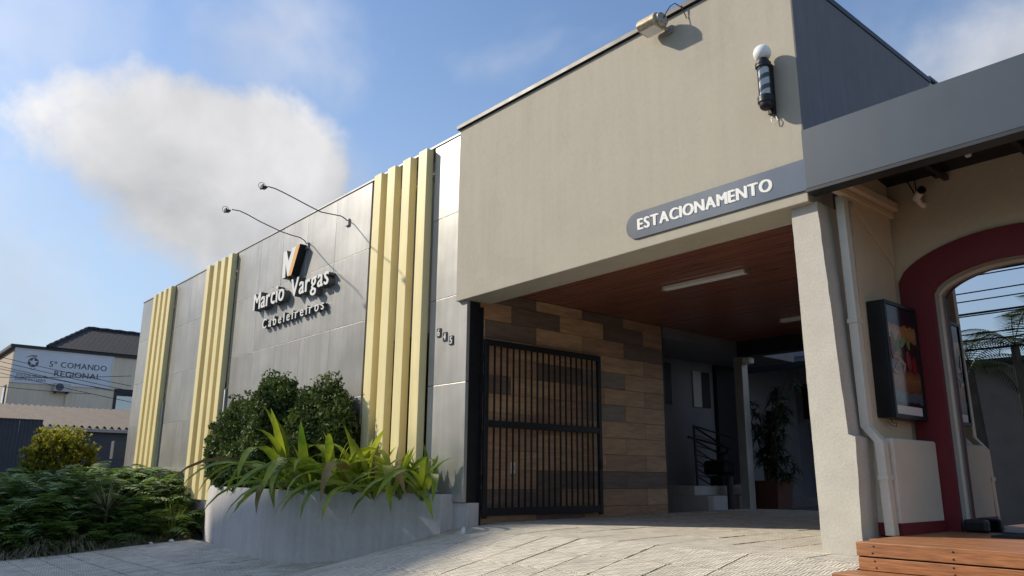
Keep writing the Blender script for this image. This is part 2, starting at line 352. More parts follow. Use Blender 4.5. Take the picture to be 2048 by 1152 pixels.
def write(text, parent, u0, u1, v0, cap, depth, place, mats, bold=.02, gap=.07, space=.3, each=True, name='letter'):
    """raised letters: front face + real sides, one object per letter (or one mesh when the print is tiny)"""
    global CAPH
    if CAPH is None:
        mm = letter_mesh('H', 0.0); CAPH = max(v.co.y for v in mm.vertices); bpy.data.meshes.remove(mm)
    items = []; x = 0
    for ch in text:
        if ch == ' ': x += space; continue
        me = letter_mesh(ch, 0.0); xs = [v.co.x for v in me.vertices]; mn, mx = min(xs)-bold, max(xs)+bold
        items.append((me, x-mn)); x += mx-mn+gap
    sx = (u1-u0)/(x-gap); sz = cap/CAPH; joint = MB(); out = []
    for me, dx in items:
        bm = bmesh.new(); bm.from_mesh(me); bmesh.ops.remove_doubles(bm, verts=bm.verts, dist=1e-5); bmesh.ops.recalc_face_normals(bm, faces=bm.faces)
        b = MB() if each else joint; base = len(b.v); n = len(bm.verts); bm.verts.index_update()
        for ci, (ox, oz, dd) in enumerate(((0, 0, 0), (-bold, .3*bold, .0003), (bold, -.3*bold, .0006)) if bold else ((0, 0, 0),)):     # stroke weight
            pos = [(u0+(v.co.x+dx+ox)*sx, v0+(v.co.y+oz)*sz) for v in bm.verts]; base = len(b.v); dp_ = depth-dd*(1 if depth > .003 else .3)
            b.v += [place(u, v, dp_) for u, v in pos] + [place(u, v, .0001*ci) for u, v in pos]
            for f in bm.faces:
                ids = [q.index for q in f.verts]; b.f.append(tuple(base+i for i in ids)); b.mi.append(0)
                b.f.append(tuple(base+n+i for i in reversed(ids))); b.mi.append(1)
            for e in bm.edges:
                if len(e.link_faces) == 1:
                    i, j = e.verts[0].index, e.verts[1].index; b.f.append((base+i, base+j, base+n+j, base+n+i)); b.mi.append(1)
        bm.free(); bpy.data.meshes.remove(me)
        if each: out.append(b.build(name, mats, parent))
    if not each: out.append(joint.build(name, mats, parent))
    return out

# ------------------------------------------------------------------ the ground
def sst(a, b, x): t = min(1, max(0, (x-a)/(b-a))); return t*t*(3-2*t)
ZF = [(-60, .29), (-14, .29), (-11.5, .31), (-10.6, .34), (-9.2, .45), (-8.6, .59), (-7.85, .80), (-6.8, .91), (-5.5, .945), (30, .945)]
def interp(tab, x):
    for (a, za), (b, zb) in zip(tab, tab[1:]):
        if x <= b: return za + (zb-za)*max(0, (x-a))/(b-a)
    return tab[-1][1]
def gz(x, y):
    z = interp(ZF, x); w = sst(-10.5, -7.0, x); s = .07*(1-w) + .205*w
    if y > -.38: return z + ((max(.957, z)-z)*sst(-.38, .3, y) + .011*max(0, y))*w
    if y > -2.6: return z - s*(-.38-y)
    return z - s*2.22 - .06*(-2.6-y)
def sheet(name, xs, ys, zf, mt, kind='structure', parent=None):
    V = [(x, y, zf(x, y)) for y in ys for x in xs]; nx = len(xs)
    F = [(j*nx+i, j*nx+i+1, (j+1)*nx+i+1, (j+1)*nx+i) for j in range(len(ys)-1) for i in range(nx-1)]
    o = fast_mesh(name, V, F, mt, parent, True)
    if kind: o['kind'] = kind
    return o
fr = lambda a, b, n: [a+(b-a)*i/n for i in range(n+1)]
tag(sheet('ground', fr(-600, 600, 8), fr(-600, 600, 8), lambda x, y: -.75, EARTH), 'bare earth stretching to the horizon')
tag(sheet('road', fr(-200, 200, 40), fr(-13.4, -6.9, 4), lambda x, y: -.30, ASPH), 'asphalt street in front of the shops')
side = tag(sheet('sidewalk', fr(-30, 6, 72), fr(-6.75, 13, 79), lambda x, y: gz(x, y)-.022, MORTAR), 'moulded cement slab pavement with a ramp up to the carport')
kb = MB()
for i in range(36): kb.box(-30+i+.004, -29+i-.004, -6.9, -6.75, -.5, min(gz(-30+i+.5, -6.75)+.005, .35))
tag(kb.build('kerb', GREYP), 'concrete kerb along the street', kind='structure')
TS = .45; tiles = []
for i in range(-26, 9):
    for j in range(-10, 14):
        x0 = -5.754+i*TS; y0 = -.38+j*(.43 if j < 0 else TS); x1 = x0+TS; y1 = y0+(.43 if j < 0 else TS)
        if x0 < -15.72 or (j < 0 and x1 > -2.3): continue
        if j >= 0:
            if j == 0 and x0 > -3.2 and x1 < -2.3: y1 = .015
            elif x1 < -8.3 or x0 > -3.14 or (x1 < -7.66 and y0 > 0): continue
            if x0 <= -3.2: x1 = min(x1, -3.13) if j else x1
            if x0 < -7.64:
                if y0 < .03 and y1 > .03: y1 = .03
                elif x1 > -7.64: x0 = -7.64
        if x1-x0 < .03 or y1-y0 < .03: continue
        c = Vector((x0+.22, y0+.22, gz(x0+.22, y0+.22))); d = c-EYE; zc = d.dot(FWD)
        if zc < .5: continue
        px = 1024+FPX*d.dot(RT)/zc; py = 576-FPX*d.dot(UP)/zc
        seen = -60 < px < 2100 and py < 1200
        if j >= 3 and not seen: continue
        tiles.append((0 if seen else 1, zc, x0, x1, y0, y1))
tiles.sort()
rest = MB()
def tile_geo(b, x0, x1, y0, y1):
    g = .0085; q = [(x0+g, y0+g), (x1-g, y0+g), (x1-g, y1-g), (x0+g, y1-g)]; e = random.uniform(-.0025, .0025); tl = random.uniform(-.004, .004)
    top = [(x, y, gz(x, y)+e+tl*((x-x0)/TS-.5)) for x, y in q]; bot = [(x, y, gz(x, y)-.05) for x, y in q]
    b.add(top+bot, [(0, 1, 2, 3), (0, 4, 5, 1), (1, 5, 6, 2), (2, 6, 7, 3), (3, 7, 4, 0)])
for k, (_, zc, x0, x1, y0, y1) in enumerate(tiles):
    b = MB() if k < 300 else rest
    tile_geo(b, x0, x1, y0, y1)
    if k < 300: b.build('slab', TILEM if x0 > -9.5 else TILEL, side)
if rest.v: rest.build('slab_field', TILEL, side)['kind'] = 'stuff'

# ------------------------------------------------------------------ salon building (grey panels, gold slats)
salon = thing('salon_building', (-15, .2, .2), 'long grey metal-panelled hair salon with three bands of gold slats', 'building')
body = MB(); body.box(-22.28, -7.74, .26, 3.92, -.3, 6.0); body.box(-22.28, -9.0, 3.92, 12.0, -.3, 6.0)
body.build('wall', DGREY, salon)
SEAM = [1.19, 2.65, 3.80, 4.945, 6.06]
REC = [(-21.27, -19.55), (-17.44, -15.62), (-10.2, -8.464)]
cols = [[-22.3, -21.27], [-19.55, -18.45, -17.44], [-15.62, -14.43, -13.41, -12.4, -11.33, -10.2], [-8.464, -7.822]]
for run in cols:
    for a, b in zip(run, run[1:]):
        for z0, z1 in zip(SEAM, SEAM[1:]):
            bb = b
            if b == -7.822 and z1 <= 3.81: bb = -7.642
            dy = random.uniform(-.002, .002); g = .0028
            x0 = a + (g if a not in [r[0] for r in cols] else 0)
            pm = MB(); zz0, zz1 = z0+g, z1-g
            v = [(x0, 0+dy, zz0), (bb-g, -dy, zz0), (bb-g, dy*.6, zz1), (x0, -dy*.5, zz1), (x0, .05, zz0), (bb-g, .05, zz0), (bb-g, .05, zz1), (x0, .05, zz1)]
            pm.add(v, [(0, 1, 2, 3), (7, 6, 5, 4), (0, 4, 5, 1), (1, 5, 6, 2), (2, 6, 7, 3), (3, 7, 4, 0)])
            pm.build('panel', PANELM, salon, bevel=.003)
    box('backing', (run[0]+.004, run[-1]-.008, .052, .255, 1.2, 6.05), LETTERS, salon)
box('panel_return', (-7.70, -7.645, .012, .212, 1.192, 3.68), BLACKM, salon)
for a, b in REC:
    box('recess_panel', (a, b, .19, .25, 3.42, 6.0), DGREY, salon)
    box('recess_side', (a-.006, a+.012, .03, .20, 1.2, 6.03), BLACKM, salon); box('recess_side', (b-.012, b+.006, .03, .20, 1.2, 6.03), BLACKM, salon)
    box('window_head', (a+.015, b-.015, .15, .20, 3.36, 3.42), BLACKM, salon)
    w = (b-a-.05)/3
    for k in range(3):
        x0 = a+.02+k*(w+.005)
        pane = box('window_pane', (x0+.012, x0+w-.012, .168, .176, 1.24, 3.35), GLASS, salon)
        f = MB(); f.box(x0, x0+.02, .155, .195, 1.2, 3.36); f.box(x0+w-.02, x0+w, .155, .195, 1.2, 3.36); f.box(x0+.02, x0+w-.02, .155, .195, 1.2, 1.24)
        f.build('window_frame', DARKM, pane)
    box('window_dark_room', (a+.02, b-.02, .235, .258, 1.2, 3.40), BLACKM, salon)
SL = [-21.0, -20.59, -20.19, -19.8, -17.17, -16.69, -16.28, -15.88, -9.94, -9.55, -9.135, -8.716]
for x in SL:
    s = MB(); s.box(x, x+.21, -.12, -.005, 1.0, 6.035); s.box(x+.07, x+.14, -.004, .19, 5.6, 5.66); s.box(x+.07, x+.14, -.004, .16, 1.1, 1.16)
    s.build('slat', GOLD, salon, bevel=.006)
box('coping', (-22.32, -7.83, -.014, .40, 6.058, 6.085), ALU, salon)
pl = MB(); pl.box(-22.28, -7.66, .03, .24, -.2, 1.185); pl.build('plinth', GREYP, salon)
box('plinth_pier', (-7.70, -7.60, .05, .21, .7, 1.188), GREYP, salon)
dp = MB()
for x in (-19.5, -15.57): dp.tube([(x, -.03, .5), (x, -.03, 3.15), (x, .03, 3.22)], .022, 8)
dp.build('drain_pipe', ALU, salon, True)

# logo ------------------------------------------------------------
mono = thing('monogram_sign', (-12.8, 0, 4.95), 'white and orange slanted M monogram above the salon name', 'sign')
pf = FACADE(-.002)
b = MB(); b.prism([(-13.04, 4.97), (-12.91, 4.97), (-12.93, 5.22), (-12.83, 4.98), (-12.79, 4.97), (-12.55, 5.48), (-12.70, 5.48), (-12.82, 5.26), (-12.93, 5.48), (-13.05, 5.48)], .135, 0, pf, 1, 0)
b.build('white_stroke', [LETTERW, LETTERS], mono)
b = MB(); b.prism([(-12.765, 4.96), (-12.63, 4.96), (-12.36, 5.48), (-12.515, 5.48)], .150, 0, pf, 1, 0)
b.build('orange_stroke', [ORANGE, BLACKM], mono)
nm = thing('salon_name_sign', (-12.8, 0, 4.57), 'raised white letters reading Marcio Vargas on grey panels', 'sign')
write('Marcio', nm, -14.29, -12.92, 4.565, .325, .125, pf, [LETTERW, LETTERS], .028, .055)
write('Vargas', nm, -12.66, -11.24, 4.555, .325, .125, pf, [LETTERW, LETTERS], .028, .055)
nc = thing('salon_trade_sign', (-12.7, 0, 4.17), 'smaller raised white letters reading Cabeleireiros', 'sign')
write('Cabeleireiros', nc, -13.90, -11.44, 4.165, .175, .075, pf, [LETTERW, LETTERS], .022, .30)
for ch, u, v, lab in (('6', -8.234, 3.342, 'black number plate with a white 6, leftmost of the house number'), ('4', -8.097, 3.273, 'black number plate with a white 4, in the middle of the house number'), ('5', -7.957, 3.208, 'black number plate with a white 5, nearest the black gate post')):
    t = thing('house_number', (u, 0, v), lab, 'number plate', 'house number plates')
    box('plate', (u-.042, u+.042, -.012, -.003, v-.058, v+.058), BLACKM, t)
    write(ch, t, u-.026, u+.026, v-.045, .09, .004, FACADE(-.0122), [LETTERW, LETTERW], .02, name='numeral')

# curved arm lamps on the salon wall ---------------------------------
for k, (X, pts, tip, lab) in enumerate(((-10.92, [(697, 443), (690, 437), (682, 432), (662, 428), (642, 424), (620, 413), (590, 397), (565, 384), (550, 377), (536, 373)], (529, 373), 'thin curved lamp arm over the roofline, nearest the gold slats'),
        (-12.364, [(616, 490), (609, 481), (600, 475), (582, 470), (562, 463), (545, 455), (520, 443), (495, 429), (480, 422), (464, 419)], (456, 420), 'thin curved lamp arm rising above the monogram'))):
    p3 = [on_x(x, y, X) for x, y in pts]; p3[0].y = -.01; tp = on_x(*tip, X)
    t = thing('arm_lamp', (X, 0, p3[0].z), lab, 'lamp', 'curved arm lamps over the salon sign')
    MB().box(X-.05, X+.05, -.03, 0, p3[0].z-.08, p3[0].z+.04).build('wall_plate', ALU, t, bevel=.005)
    MB().tube(p3, .009, 8).build('arm', DARKM, t, True)
    h = MB(); c = tp
    h.box(c.x-.06, c.x+.06, c.y-.03, c.y+.03, c.z-.035, c.z-.005); h.box(c.x-.05, c.x+.05, c.y-.05, c.y-.03, c.z-.05, c.z+.02)
    h.build('lamp_head', BLACKM, t, bevel=.006)
    MB().tube([(c.x, c.y-.04+.055*math.cos(a), c.z+.0+.055*math.sin(a)) for a in [i*.45 for i in range(12)]], .004, 6).build('cable_loop', BLACKM, t)

# ------------------------------------------------------------------ carport (beige)
car = thing('carport_building', (-5.4, .2, .95), 'beige plastered carport building with a wide parking entrance', 'building')
BZ0, BZ1 = 3.69, 3.735      # the lower edge of the beam runs up a touch to the right
def slab_xz(name, poly, y0, y1, mt, parent, bevel=.008):
    return MB().prism(poly, -y0, -y1, lambda u, v, w: (u, -w, v)).build(name, mt, parent, bevel=bevel)
slab_xz('front_wall', [(-7.822, BZ0), (-2.958, BZ1), (-2.958, 6.09), (-7.822, 6.09)], -.05, .39, PLASTER, car)
box('coping', (-7.86, -2.91, -.085, .46, 6.092, 6.15), BLACKM, car, .004)
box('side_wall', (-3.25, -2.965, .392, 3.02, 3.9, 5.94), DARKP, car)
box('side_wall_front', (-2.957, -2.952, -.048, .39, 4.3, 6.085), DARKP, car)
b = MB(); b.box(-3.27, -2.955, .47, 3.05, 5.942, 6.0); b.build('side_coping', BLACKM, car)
box('roof_stub', (-3.6, -2.995, 3.07, 3.6, 5.0, 6.0), GREYP, car); box('roof_stub_cap', (-3.63, -2.96, 3.06, 3.63, 6.002, 6.04), DARKM, car)
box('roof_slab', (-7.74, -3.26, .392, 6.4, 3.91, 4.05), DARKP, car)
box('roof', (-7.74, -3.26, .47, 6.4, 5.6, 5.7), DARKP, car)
# entrance pillar, hand plastered and uneven
def pillar():
    b = MB(); zs = sorted(fr(.80, 3.74, 34)+[1.815, 1.845]); rng = random.Random(3); rows = []
    for z in zs:
        lx = -3.13 + (-3.155+3.13)*(z-.9)/2.7 + rng.uniform(-.002, .002)
        t = (z-.9)/2.7
        rx = -2.845 - .075*max(0, (z-1.83))/1.78 if z > 1.83 else -2.79 - .03*(1-(z-.8)/1.0)
        rx += rng.uniform(-.0025, .0025)
        fy = .02
        rows.append([(lx, fy, z), ((lx+rx)/2, fy, z), (rx, fy, z), (rx, .40, z), (lx, .40, z)])
    for r in rows: b.v += r
    for i in range(len(rows)-1):
        for k in range(5): q = (k+1) % 5; b.f.append((i*5+k, i*5+q, (i+1)*5+q, (i+1)*5+k)); b.mi.append(0)
    n = len(rows)-1; b.f.append((4, 3, 2, 1, 0)); b.f.append(tuple(n*5+k for k in range(5))); b.mi += [0, 0]
    return b.build('pillar', PILLARM, car)
pillar()
box('party_wall', (-3.12, -2.86, .41, 6.4, .8, 3.90), DGREY, car)
# ceiling boards run along the front
ceil = box('ceiling', (-7.70, -3.13, .392, 6.05, 3.885, 3.905), DARKM, car)
y = .395; k = 0
while y < 6.0:
    dz = random.uniform(0, .004)
    pb = MB().box(-7.655, -3.13, y, y+.089, 3.866+dz, 3.884); o = pb.build('ceiling_board', CEILM, ceil, bevel=.002); y += .098
box('rear_beam', (-7.66, -3.13, 6.06, 6.3, 3.60, 3.90), DARKM, car)
col = box('rear_column', (-7.79, -7.62, 6.12, 6.3, .9, 3.598), ALU, car, .01)
# boarded wall
ww = box('boarded_wall', (-7.735, -7.675, .215, 3.93, .7, 3.88), DARKM, car)
rowz = [3.865, 3.72]
while rowz[-1] > 1.05: rowz.append(rowz[-1]-.2375)
rowz[-1] = .93
PAT = {0: ['L', 'D', 'L', 'D', 'M'], 1: ['M', 'D', 'L', 'D', 'M'], 2: ['L', 'D', 'L', 'M', 'D'], 3: ['M', 'L', 'L', 'L'], 4: ['L', 'M', 'D', 'G', 'L', 'M'], 5: ['D', 'L', 'M', 'L', 'M'], 6: ['M', 'L', 'M', 'G', 'L'],
       7: ['L', 'M', 'L', 'L', 'L'], 8: ['D', 'M', 'L', 'L', 'L'], 9: ['M', 'L', 'L', 'M', 'L'], 10: ['L', 'M', 'D', 'D', 'D'], 11: ['D', 'D', 'M', 'M', 'L'], 12: ['L', 'M', 'D', 'M', 'M']}
WM = {'L': WLIGHT, 'M': WMID, 'D': WDARK, 'G': WGREY}
for i, (zt, zb) in enumerate(zip(rowz, rowz[1:])):
    js = [.22]; j = .307 if i % 2 == 0 else .757
    while j < 3.9: 
        if j > .24: js.append(j)
        j += .9
    js.append(3.925)
    for k, (a, c) in enumerate(zip(js, js[1:])):
        ty = PAT[i % 13][k % len(PAT[i % 13])]; pr = random.uniform(0, .004)
        MB().box(-7.674, -7.652+pr, a+.002, c-.002, zb+.002, zt-.002).build('board', WM[ty], ww, bevel=.0025)
box('wall_end_trim', (-7.74, -7.655, 3.932, 3.96, .8, 3.88), DARKM, car)
t = thing('switch_plate', (-7.645, .8, 1.6), 'small pale double switch plate on the boarded wall behind the gate', 'switch')
box('plate', (-7.648, -7.640, .755, .83, 1.54, 1.68), WHITE, t, .003); box('rocker', (-7.640, -7.634, .772, .812, 1.58, 1.64), ALU, t)
# ceiling lights
for (x0, x1, yy, lab) in ((-5.94, -4.77, 1.86, 'long white tube lamp on the wood ceiling, nearest the entrance'), (-6.03, -4.9, 4.8, 'second tube lamp deeper on the wood ceiling, half behind the pillar')):
    t = thing('tube_lamp', ((x0+x1)/2, yy, 3.80), lab, 'lamp', 'tube lamps on the carport ceiling')
    box('fitting', (x0, x1, yy-.05, yy+.05, 3.815, 3.866), WHITE, t, .008); box('end_cap', (x0-.02, x0-.001, yy-.05, yy+.05, 3.812, 3.866), ALU, t); box('end_cap', (x1+.001, x1+.02, yy-.05, yy+.05, 3.812, 3.866), ALU, t)

# parking sign --------------------------------------------------------
es = thing('parking_sign', (-3.9, -.05, 3.83), 'long steel sign reading ESTACIONAMENTO with a rounded left end', 'sign')
r = .14; zc = 3.968; poly = [(-2.945, 3.83), (-2.945, 4.107)] + [(-4.775+r*math.cos(a), zc+r*math.sin(a)*.985) for a in [math.pi/2+i*math.pi/14 for i in range(15)]]
MB().prism(poly, .016, .004, FACADE(-.05)).build('panel', ESTP, es, bevel=.002)
write('ESTACIONAMENTO', es, -4.765, -3.26, 3.915, .112, .006, FACADE(-.0662), [LETTERW, LETTERW], .055, .03)

# barber pole ---------------------------------------------------------
bp = thing('barber_pole', (-3.205, -.05, 4.6), 'black and white striped barber pole with a globe lamp', 'barber pole')
cx, cy = -3.205, -.17
def lathe(name, prof, mt, n=28, sm=True): return MB().lathe(prof, (cx, cy, 0), n).build(name, mt, bp, sm)
lathe('globe', [(.078*math.sin(a), 5.158-.078*math.cos(a)) for a in [i*math.pi/16 for i in range(17)]], OPAL)
lathe('top_cap', [(.03, 5.10), (.046, 5.098), (.052, 5.085), (.056, 5.07), (.056, 5.062), (.067, 5.058), (.069, 5.045), (.066, 5.036), (.069, 5.03), (.068, 5.018), (.06, 5.012), (.03, 5.01)], BLACKM)
STR = bpy.data.materials.new('barber_stripes'); STR.use_nodes = True
def stripes():
    nt = STR.node_tree; N = nt.nodes; L = nt.links; P = N['Principled BSDF']; P.inputs['Roughness'].default_value = .4
    tc = N.new('ShaderNodeTexCoord'); sp = N.new('ShaderNodeSeparateXYZ'); L.new(tc.outputs['Object'], sp.inputs[0])
    def M(op, a, b=0.0):
        n = N.new('ShaderNodeMath'); n.operation = op
        for i, v in ((0, a), (1, b)):
            if hasattr(v, 'is_output'): L.new(v, n.inputs[i])
            else: n.inputs[i].default_value = v
        return n.outputs[0]
    y = M('ADD', sp.outputs[1], .12)
    ang = M('DIVIDE', M('ARCTAN2', y, sp.outputs[0]), 2*math.pi)
    s = M('LESS_THAN', M('FLOORED_MODULO', M('SUBTRACT', M('MULTIPLY', sp.outputs[2], 9.5), ang), 1.0), .42)
    mx = N.new('ShaderNodeMix'); mx.data_type = 'RGBA'; L.new(s, mx.inputs[0]); mx.inputs[6].default_value = (.95, .95, .93, 1); mx.inputs[7].default_value = (.012, .012, .014, 1); L.new(mx.outputs[2], P.inputs['Base Color'])
stripes()
lathe('striped_drum', [(.01, 4.742), (.044, 4.744), (.044, 5.008), (.01, 5.011)], STR)
MB().tube([(cx, cy, 4.741), (cx, cy, 5.012)], .056, 28, cap=False).build('glass_tube', CLEAR, bp, True)
lathe('bottom_cap', [(.03, 4.744), (.062, 4.742), (.068, 4.735), (.069, 4.715), (.067, 4.70), (.069, 4.692), (.068, 4.68), (.058, 4.672), (.056, 4.648), (.05, 4.632), (.035, 4.618), (.0, 4.612)], BLACKM)
b = MB(); b.box(cx-.03, cx+.03, -.1, -.052, 4.60, 5.08); b.box(cx-.02, cx+.02, -.14, -.1, 4.69, 4.72); b.box(cx-.02, cx+.02, -.14, -.1, 5.03, 5.06); b.build('wall_bracket', BLACKM, bp, bevel=.004)
MB().tube([(cx+.01, -.075, 4.60), (cx-.01, -.085, 4.555), (cx-.006, -.085, 4.52), (cx+.02, -.08, 4.505), (cx+.045, -.075, 4.53), (cx+.03, -.07, 4.57), (cx+.015, -.06, 4.60)], .004, 6).build('cable', ALU, bp, True)

# floodlight on the parapet -------------------------------------------
fl = thing('floodlight', (-4.3, -.05, 5.9), 'weathered curved floodlight fixed at the top of the beige wall', 'lamp')
def flood():
    cyy, czz, R = -.205, 5.985, .092; xa, xb = -4.50, -4.275
    arc = [(cyy+R*1.2*math.cos(a), czz+R*math.sin(a)) for a in [rad(-10)+i*rad(200)/12 for i in range(13)]]
    prof = arc + [(cyy-R*.75, czz-.058), (cyy+R*.85, czz-.064)]
    MB().prism(prof, xa, xb, lambda u, v, w: (w, u, v)).build('housing', BRASSY, fl, bevel=.008)
    c2 = [(cyy+.068*1.2*math.cos(a), czz+.008+.068*math.sin(a)) for a in [i*2*math.pi/20 for i in range(20)]]
    MB().prism(c2, xb+.002, xb+.04, lambda u, v, w: (w, u, v)).build('side_plate', ALU, fl, bevel=.006)
    for i in range(6): a = i*math.pi/3; MB().tube([(xb+.039, cyy+.055*1.2*math.cos(a), czz+.008+.055*math.sin(a)), (xb+.046, cyy+.055*1.2*math.cos(a), czz+.008+.055*math.sin(a))], .006, 6).build('bolt', DARKM, fl)
    MB().prism([(cyy-R*.70, czz-.059), (cyy+R*.80, czz-.065), (cyy+R*.80, czz-.068), (cyy-R*.70, czz-.062)], xa+.02, xb-.02, lambda u, v, w: (w, u, v)).build('lens', OPAL, fl)
    b = MB(); b.box(xb-.02, xb+.006, -.13, -.052, 5.93, 5.955); b.box(xb-.05, xb+.04, -.07, -.052, 5.90, 5.985); b.build('bracket', ALU, fl)
    MB().tube([(xb+.045, -.2, 6.0), (xb+.06, -.18, 6.06), (xb+.09, -.15, 6.13), (xb+.13, -.12, 6.16), (xb+.19, -.09, 6.09), (xb+.22, -.06, 5.97)], .005, 6).build('cable', BLACKM, fl, True)
flood()

# steel gate, folded back along the boarded wall ------------------------
gt = thing('steel_gate', (-7.57, 1.3, 1.0), 'black barred steel gate folded back against the boarded wall', 'gate')
GX0, GX1 = -7.585, -7.54; Y0, Y1, Z0, Z1, ZM = .235, 2.37, 1.005, 3.205, 2.145
for nme, d in (('stile', (GX0, GX1, Y0, Y0+.06, Z0, Z1)), ('stile', (GX0, GX1, Y1-.06, Y1, Z0, Z1))): box(nme, d, BLACKM, gt, .004)
for z, h in ((Z0+.03, .09), (ZM-.045, .085), (Z1-.075, .075)): box('rail', (GX0+.002, GX1-.002, Y0+.061, Y1-.061, z, z+h), BLACKM, gt, .004)
proto = {}
for zz in ((Z0+.121, ZM-.046), (ZM+.041, Z1-.076)):
    n = 18
    for i in range(n):
        yy = Y0+.06+(Y1-Y0-.12)*(i+1)/(n+1)
        MB().box(-7.572, -7.552, yy-.009, yy+.009, zz[0], zz[1]).build('bar', BLACKM, gt)
box('lock_case', (-7.595, -7.53, Y1-.05, Y1-.005, 1.62, 1.74), BLACKM, gt)
gp = thing('gate_post', (-7.6, .2, .95), 'slim black post that carries the barred gate beside the grey panel', 'post')
box('shaft', (-7.644, -7.59, .214, .232, .9, 3.62), BLACKM, gp)
for z in (1.4, 2.9): box('hinge', (-7.60, -7.575, .222, .236, z, z+.12), DARKM, gp)

# ------------------------------------------------------------------ back yard seen through the carport
bk = thing('rear_house', (-8.5, 10.6, .9), 'blue-grey rear house with a lean-to roof behind the carport', 'building')
box('wall', (-14, -2, 10.4, 10.7, .6, 7.5), BLUEG, bk)
b = MB(); b.add([(-10.6, 10.35, 4.08), (-5.8, 10.35, 4.08), (-5.8, 8.3, 3.62), (-10.6, 8.3, 3.62), (-10.6, 10.35, 4.2), (-5.8, 10.35, 4.2), (-5.8, 8.3, 3.76), (-10.6, 8.3, 3.76)], [(0, 1, 2, 3), (4, 5, 6, 7), (0, 1, 5, 4), (1, 2, 6, 5), (2, 3, 7, 6), (3, 0, 4, 7)]); b.build('lean_to_roof', DARKM, bk)
f = box('window', (-8.86, -8.42, 10.34, 10.398, 2.75, 3.6), ALU, bk); box('pane', (-8.82, -8.46, 10.325, 10.338, 2.79, 3.56), BLACKM, f)
box('door', (-9.9, -9.25, 10.36, 10.398, .95, 3.0), WHITE, bk)
box('base_step', (-12, -3, 9.9, 10.39, .8, 1.12), GREYP, bk)
MB().tube([(-8.6, 10.36, 1.1), (-8.75, 10.36, 2.7)], .012, 6).build('drain_pipe', BLACKM, bk)
sw = thing('side_entrance', (-9, 5.8, 1.0), 'dark grey side entrance wall with a small window and steps', 'entrance')
box('wall', (-9.02, -8.985, 3.97, 7.9, .8, 4.3), DGREY, sw)
f = box('window', (-8.984, -8.95, 6.50, 6.76, 2.83, 3.52), ALU, sw); box('pane', (-8.986, -8.955, 6.77, 7.05, 2.83, 3.52), BLACKM, f)
box('dark_window', (-8.984, -8.96, 5.55, 5.84, 2.83, 3.6), BLACKM, sw)
box('soffit', (-8.98, -7.66, 3.97, 8.0, 3.70, 3.88), DGREY, sw)
box('door', (-8.984, -8.9, 7.2, 7.88, 1.4, 3.69), BLACKM, sw)
b = MB(); b.box(-8.98, -7.92, 5.35, 7.1, .9, 1.215); b.build('lower_step', GREYP, sw, bevel=.01)
b = MB(); b.box(-8.98, -8.2, 5.36, 7.1, 1.217, 1.375); b.build('upper_step', GREYP, sw, bevel=.01)
rl = thing('stair_railing', (-8.3, 6.0, 1.38), 'black metal handrail with slanting bars beside the steps', 'railing')
q = lambda x, y: on_x(1360+x/5.486, 820+y/5.486, -8.3)
MB().tube([q(150, 175), q(195, 845)], .022, 8).build('post', BLACKM, rl)
for a, c, rr in (((150, 175), (560, 300), .018), ((160, 190), (480, 395), .018), ((90, 295), (560, 420), .022), ((150, 330), (470, 500), .016), ((175, 390), (555, 490), .01), ((180, 490), (550, 600), .01), ((185, 600), (420, 665), .01), ((190, 710), (440, 770), .01), ((185, 440), (440, 610), .012), ((190, 560), (430, 700), .012), ((195, 650), (430, 800), .012), ((200, 735), (440, 885), .012), ((170, 280), (430, 365), .008)):
    MB().tube([q(*a), q(*c)], rr, 6).build('bar', BLACKM, rl)
bn = thing('cleaning_cart', (-8.15, 6.3, .98), 'dark waste bin with a bent handle beside the rear column', 'bin')
q2 = lambda x, y, Y: on_y(1360+x/5.486, 820+y/5.486, Y)
c0 = q2(475, 900, 6.45); z0 = .97
b = MB(); b.box(c0.x-.17, c0.x+.12, 6.3, 6.6, .96, 1.55); b.build('body', BLACKM, bn, bevel=.02)
b = MB(); b.box(c0.x-.3, c0.x+.2, 6.28, 6.62, 1.56, 1.82); b.build('sack', BLACKM, bn, bevel=.06)
MB().tube([q2(475, 620, 6.4), q2(468, 480, 6.4), q2(500, 480, 6.4), q2(520, 450, 6.4), q2(520, 410, 6.4)], .02, 6).build('handle', BLACKM, bn, True)
MB().tube([q2(370, 640, 6.4), q2(340, 525, 6.4)], .012, 6).build('broom_stick', WHITE, bn)
bo = thing('bollard', (-7.72, 5.6, 1.0), 'short dark round bollard in front of the rear column', 'bollard')
MB().tube([(-7.62, 5.55, .95), (-7.62, 5.55, 1.49)], .055, 16).build('post', DARKM, bo, True); MB().lathe([(.057, 0), (.05, .03), (.0, .045)], (-7.62, 5.55, 1.49), 16).build('cap', DARKM, bo, True)
wl = thing('wall_light', (-7.5, 6.0, 3.58), 'small white bulkhead lamp at the top of the rear column', 'lamp')
box('back', (-7.61, -7.595, 6.1, 6.25, 3.46, 3.6), ALU, wl); box('cover', (-7.594, -7.44, 6.08, 6.25, 3.47, 3.585), WHITE, wl, .03)
pt = thing('potted_plant', (-7.5, 6.8, .98), 'tall leafy plant in a square terracotta pot behind the column', 'plant')
b = MB(); w0, w1 = .215, .265; c = (-7.57, 6.75)
vv = [(c[0]+sx*w0, c[1]+sy*w0, .95) for sx, sy in ((-1, -1), (1, -1), (1, 1), (-1, 1))] + [(c[0]+sx*w1, c[1]+sy*w1, 1.47) for sx, sy in ((-1, -1), (1, -1), (1, 1), (-1, 1))]
b.add(vv, [(3, 2, 1, 0), (0, 1, 5, 4), (1, 2, 6, 5), (2, 3, 7, 6), (3, 0, 4, 7)]); b.box(c[0]-.24, c[0]+.24, c[1]-.24, c[1]+.24, 1.38, 1.42); b.build('pot', POTM, pt)
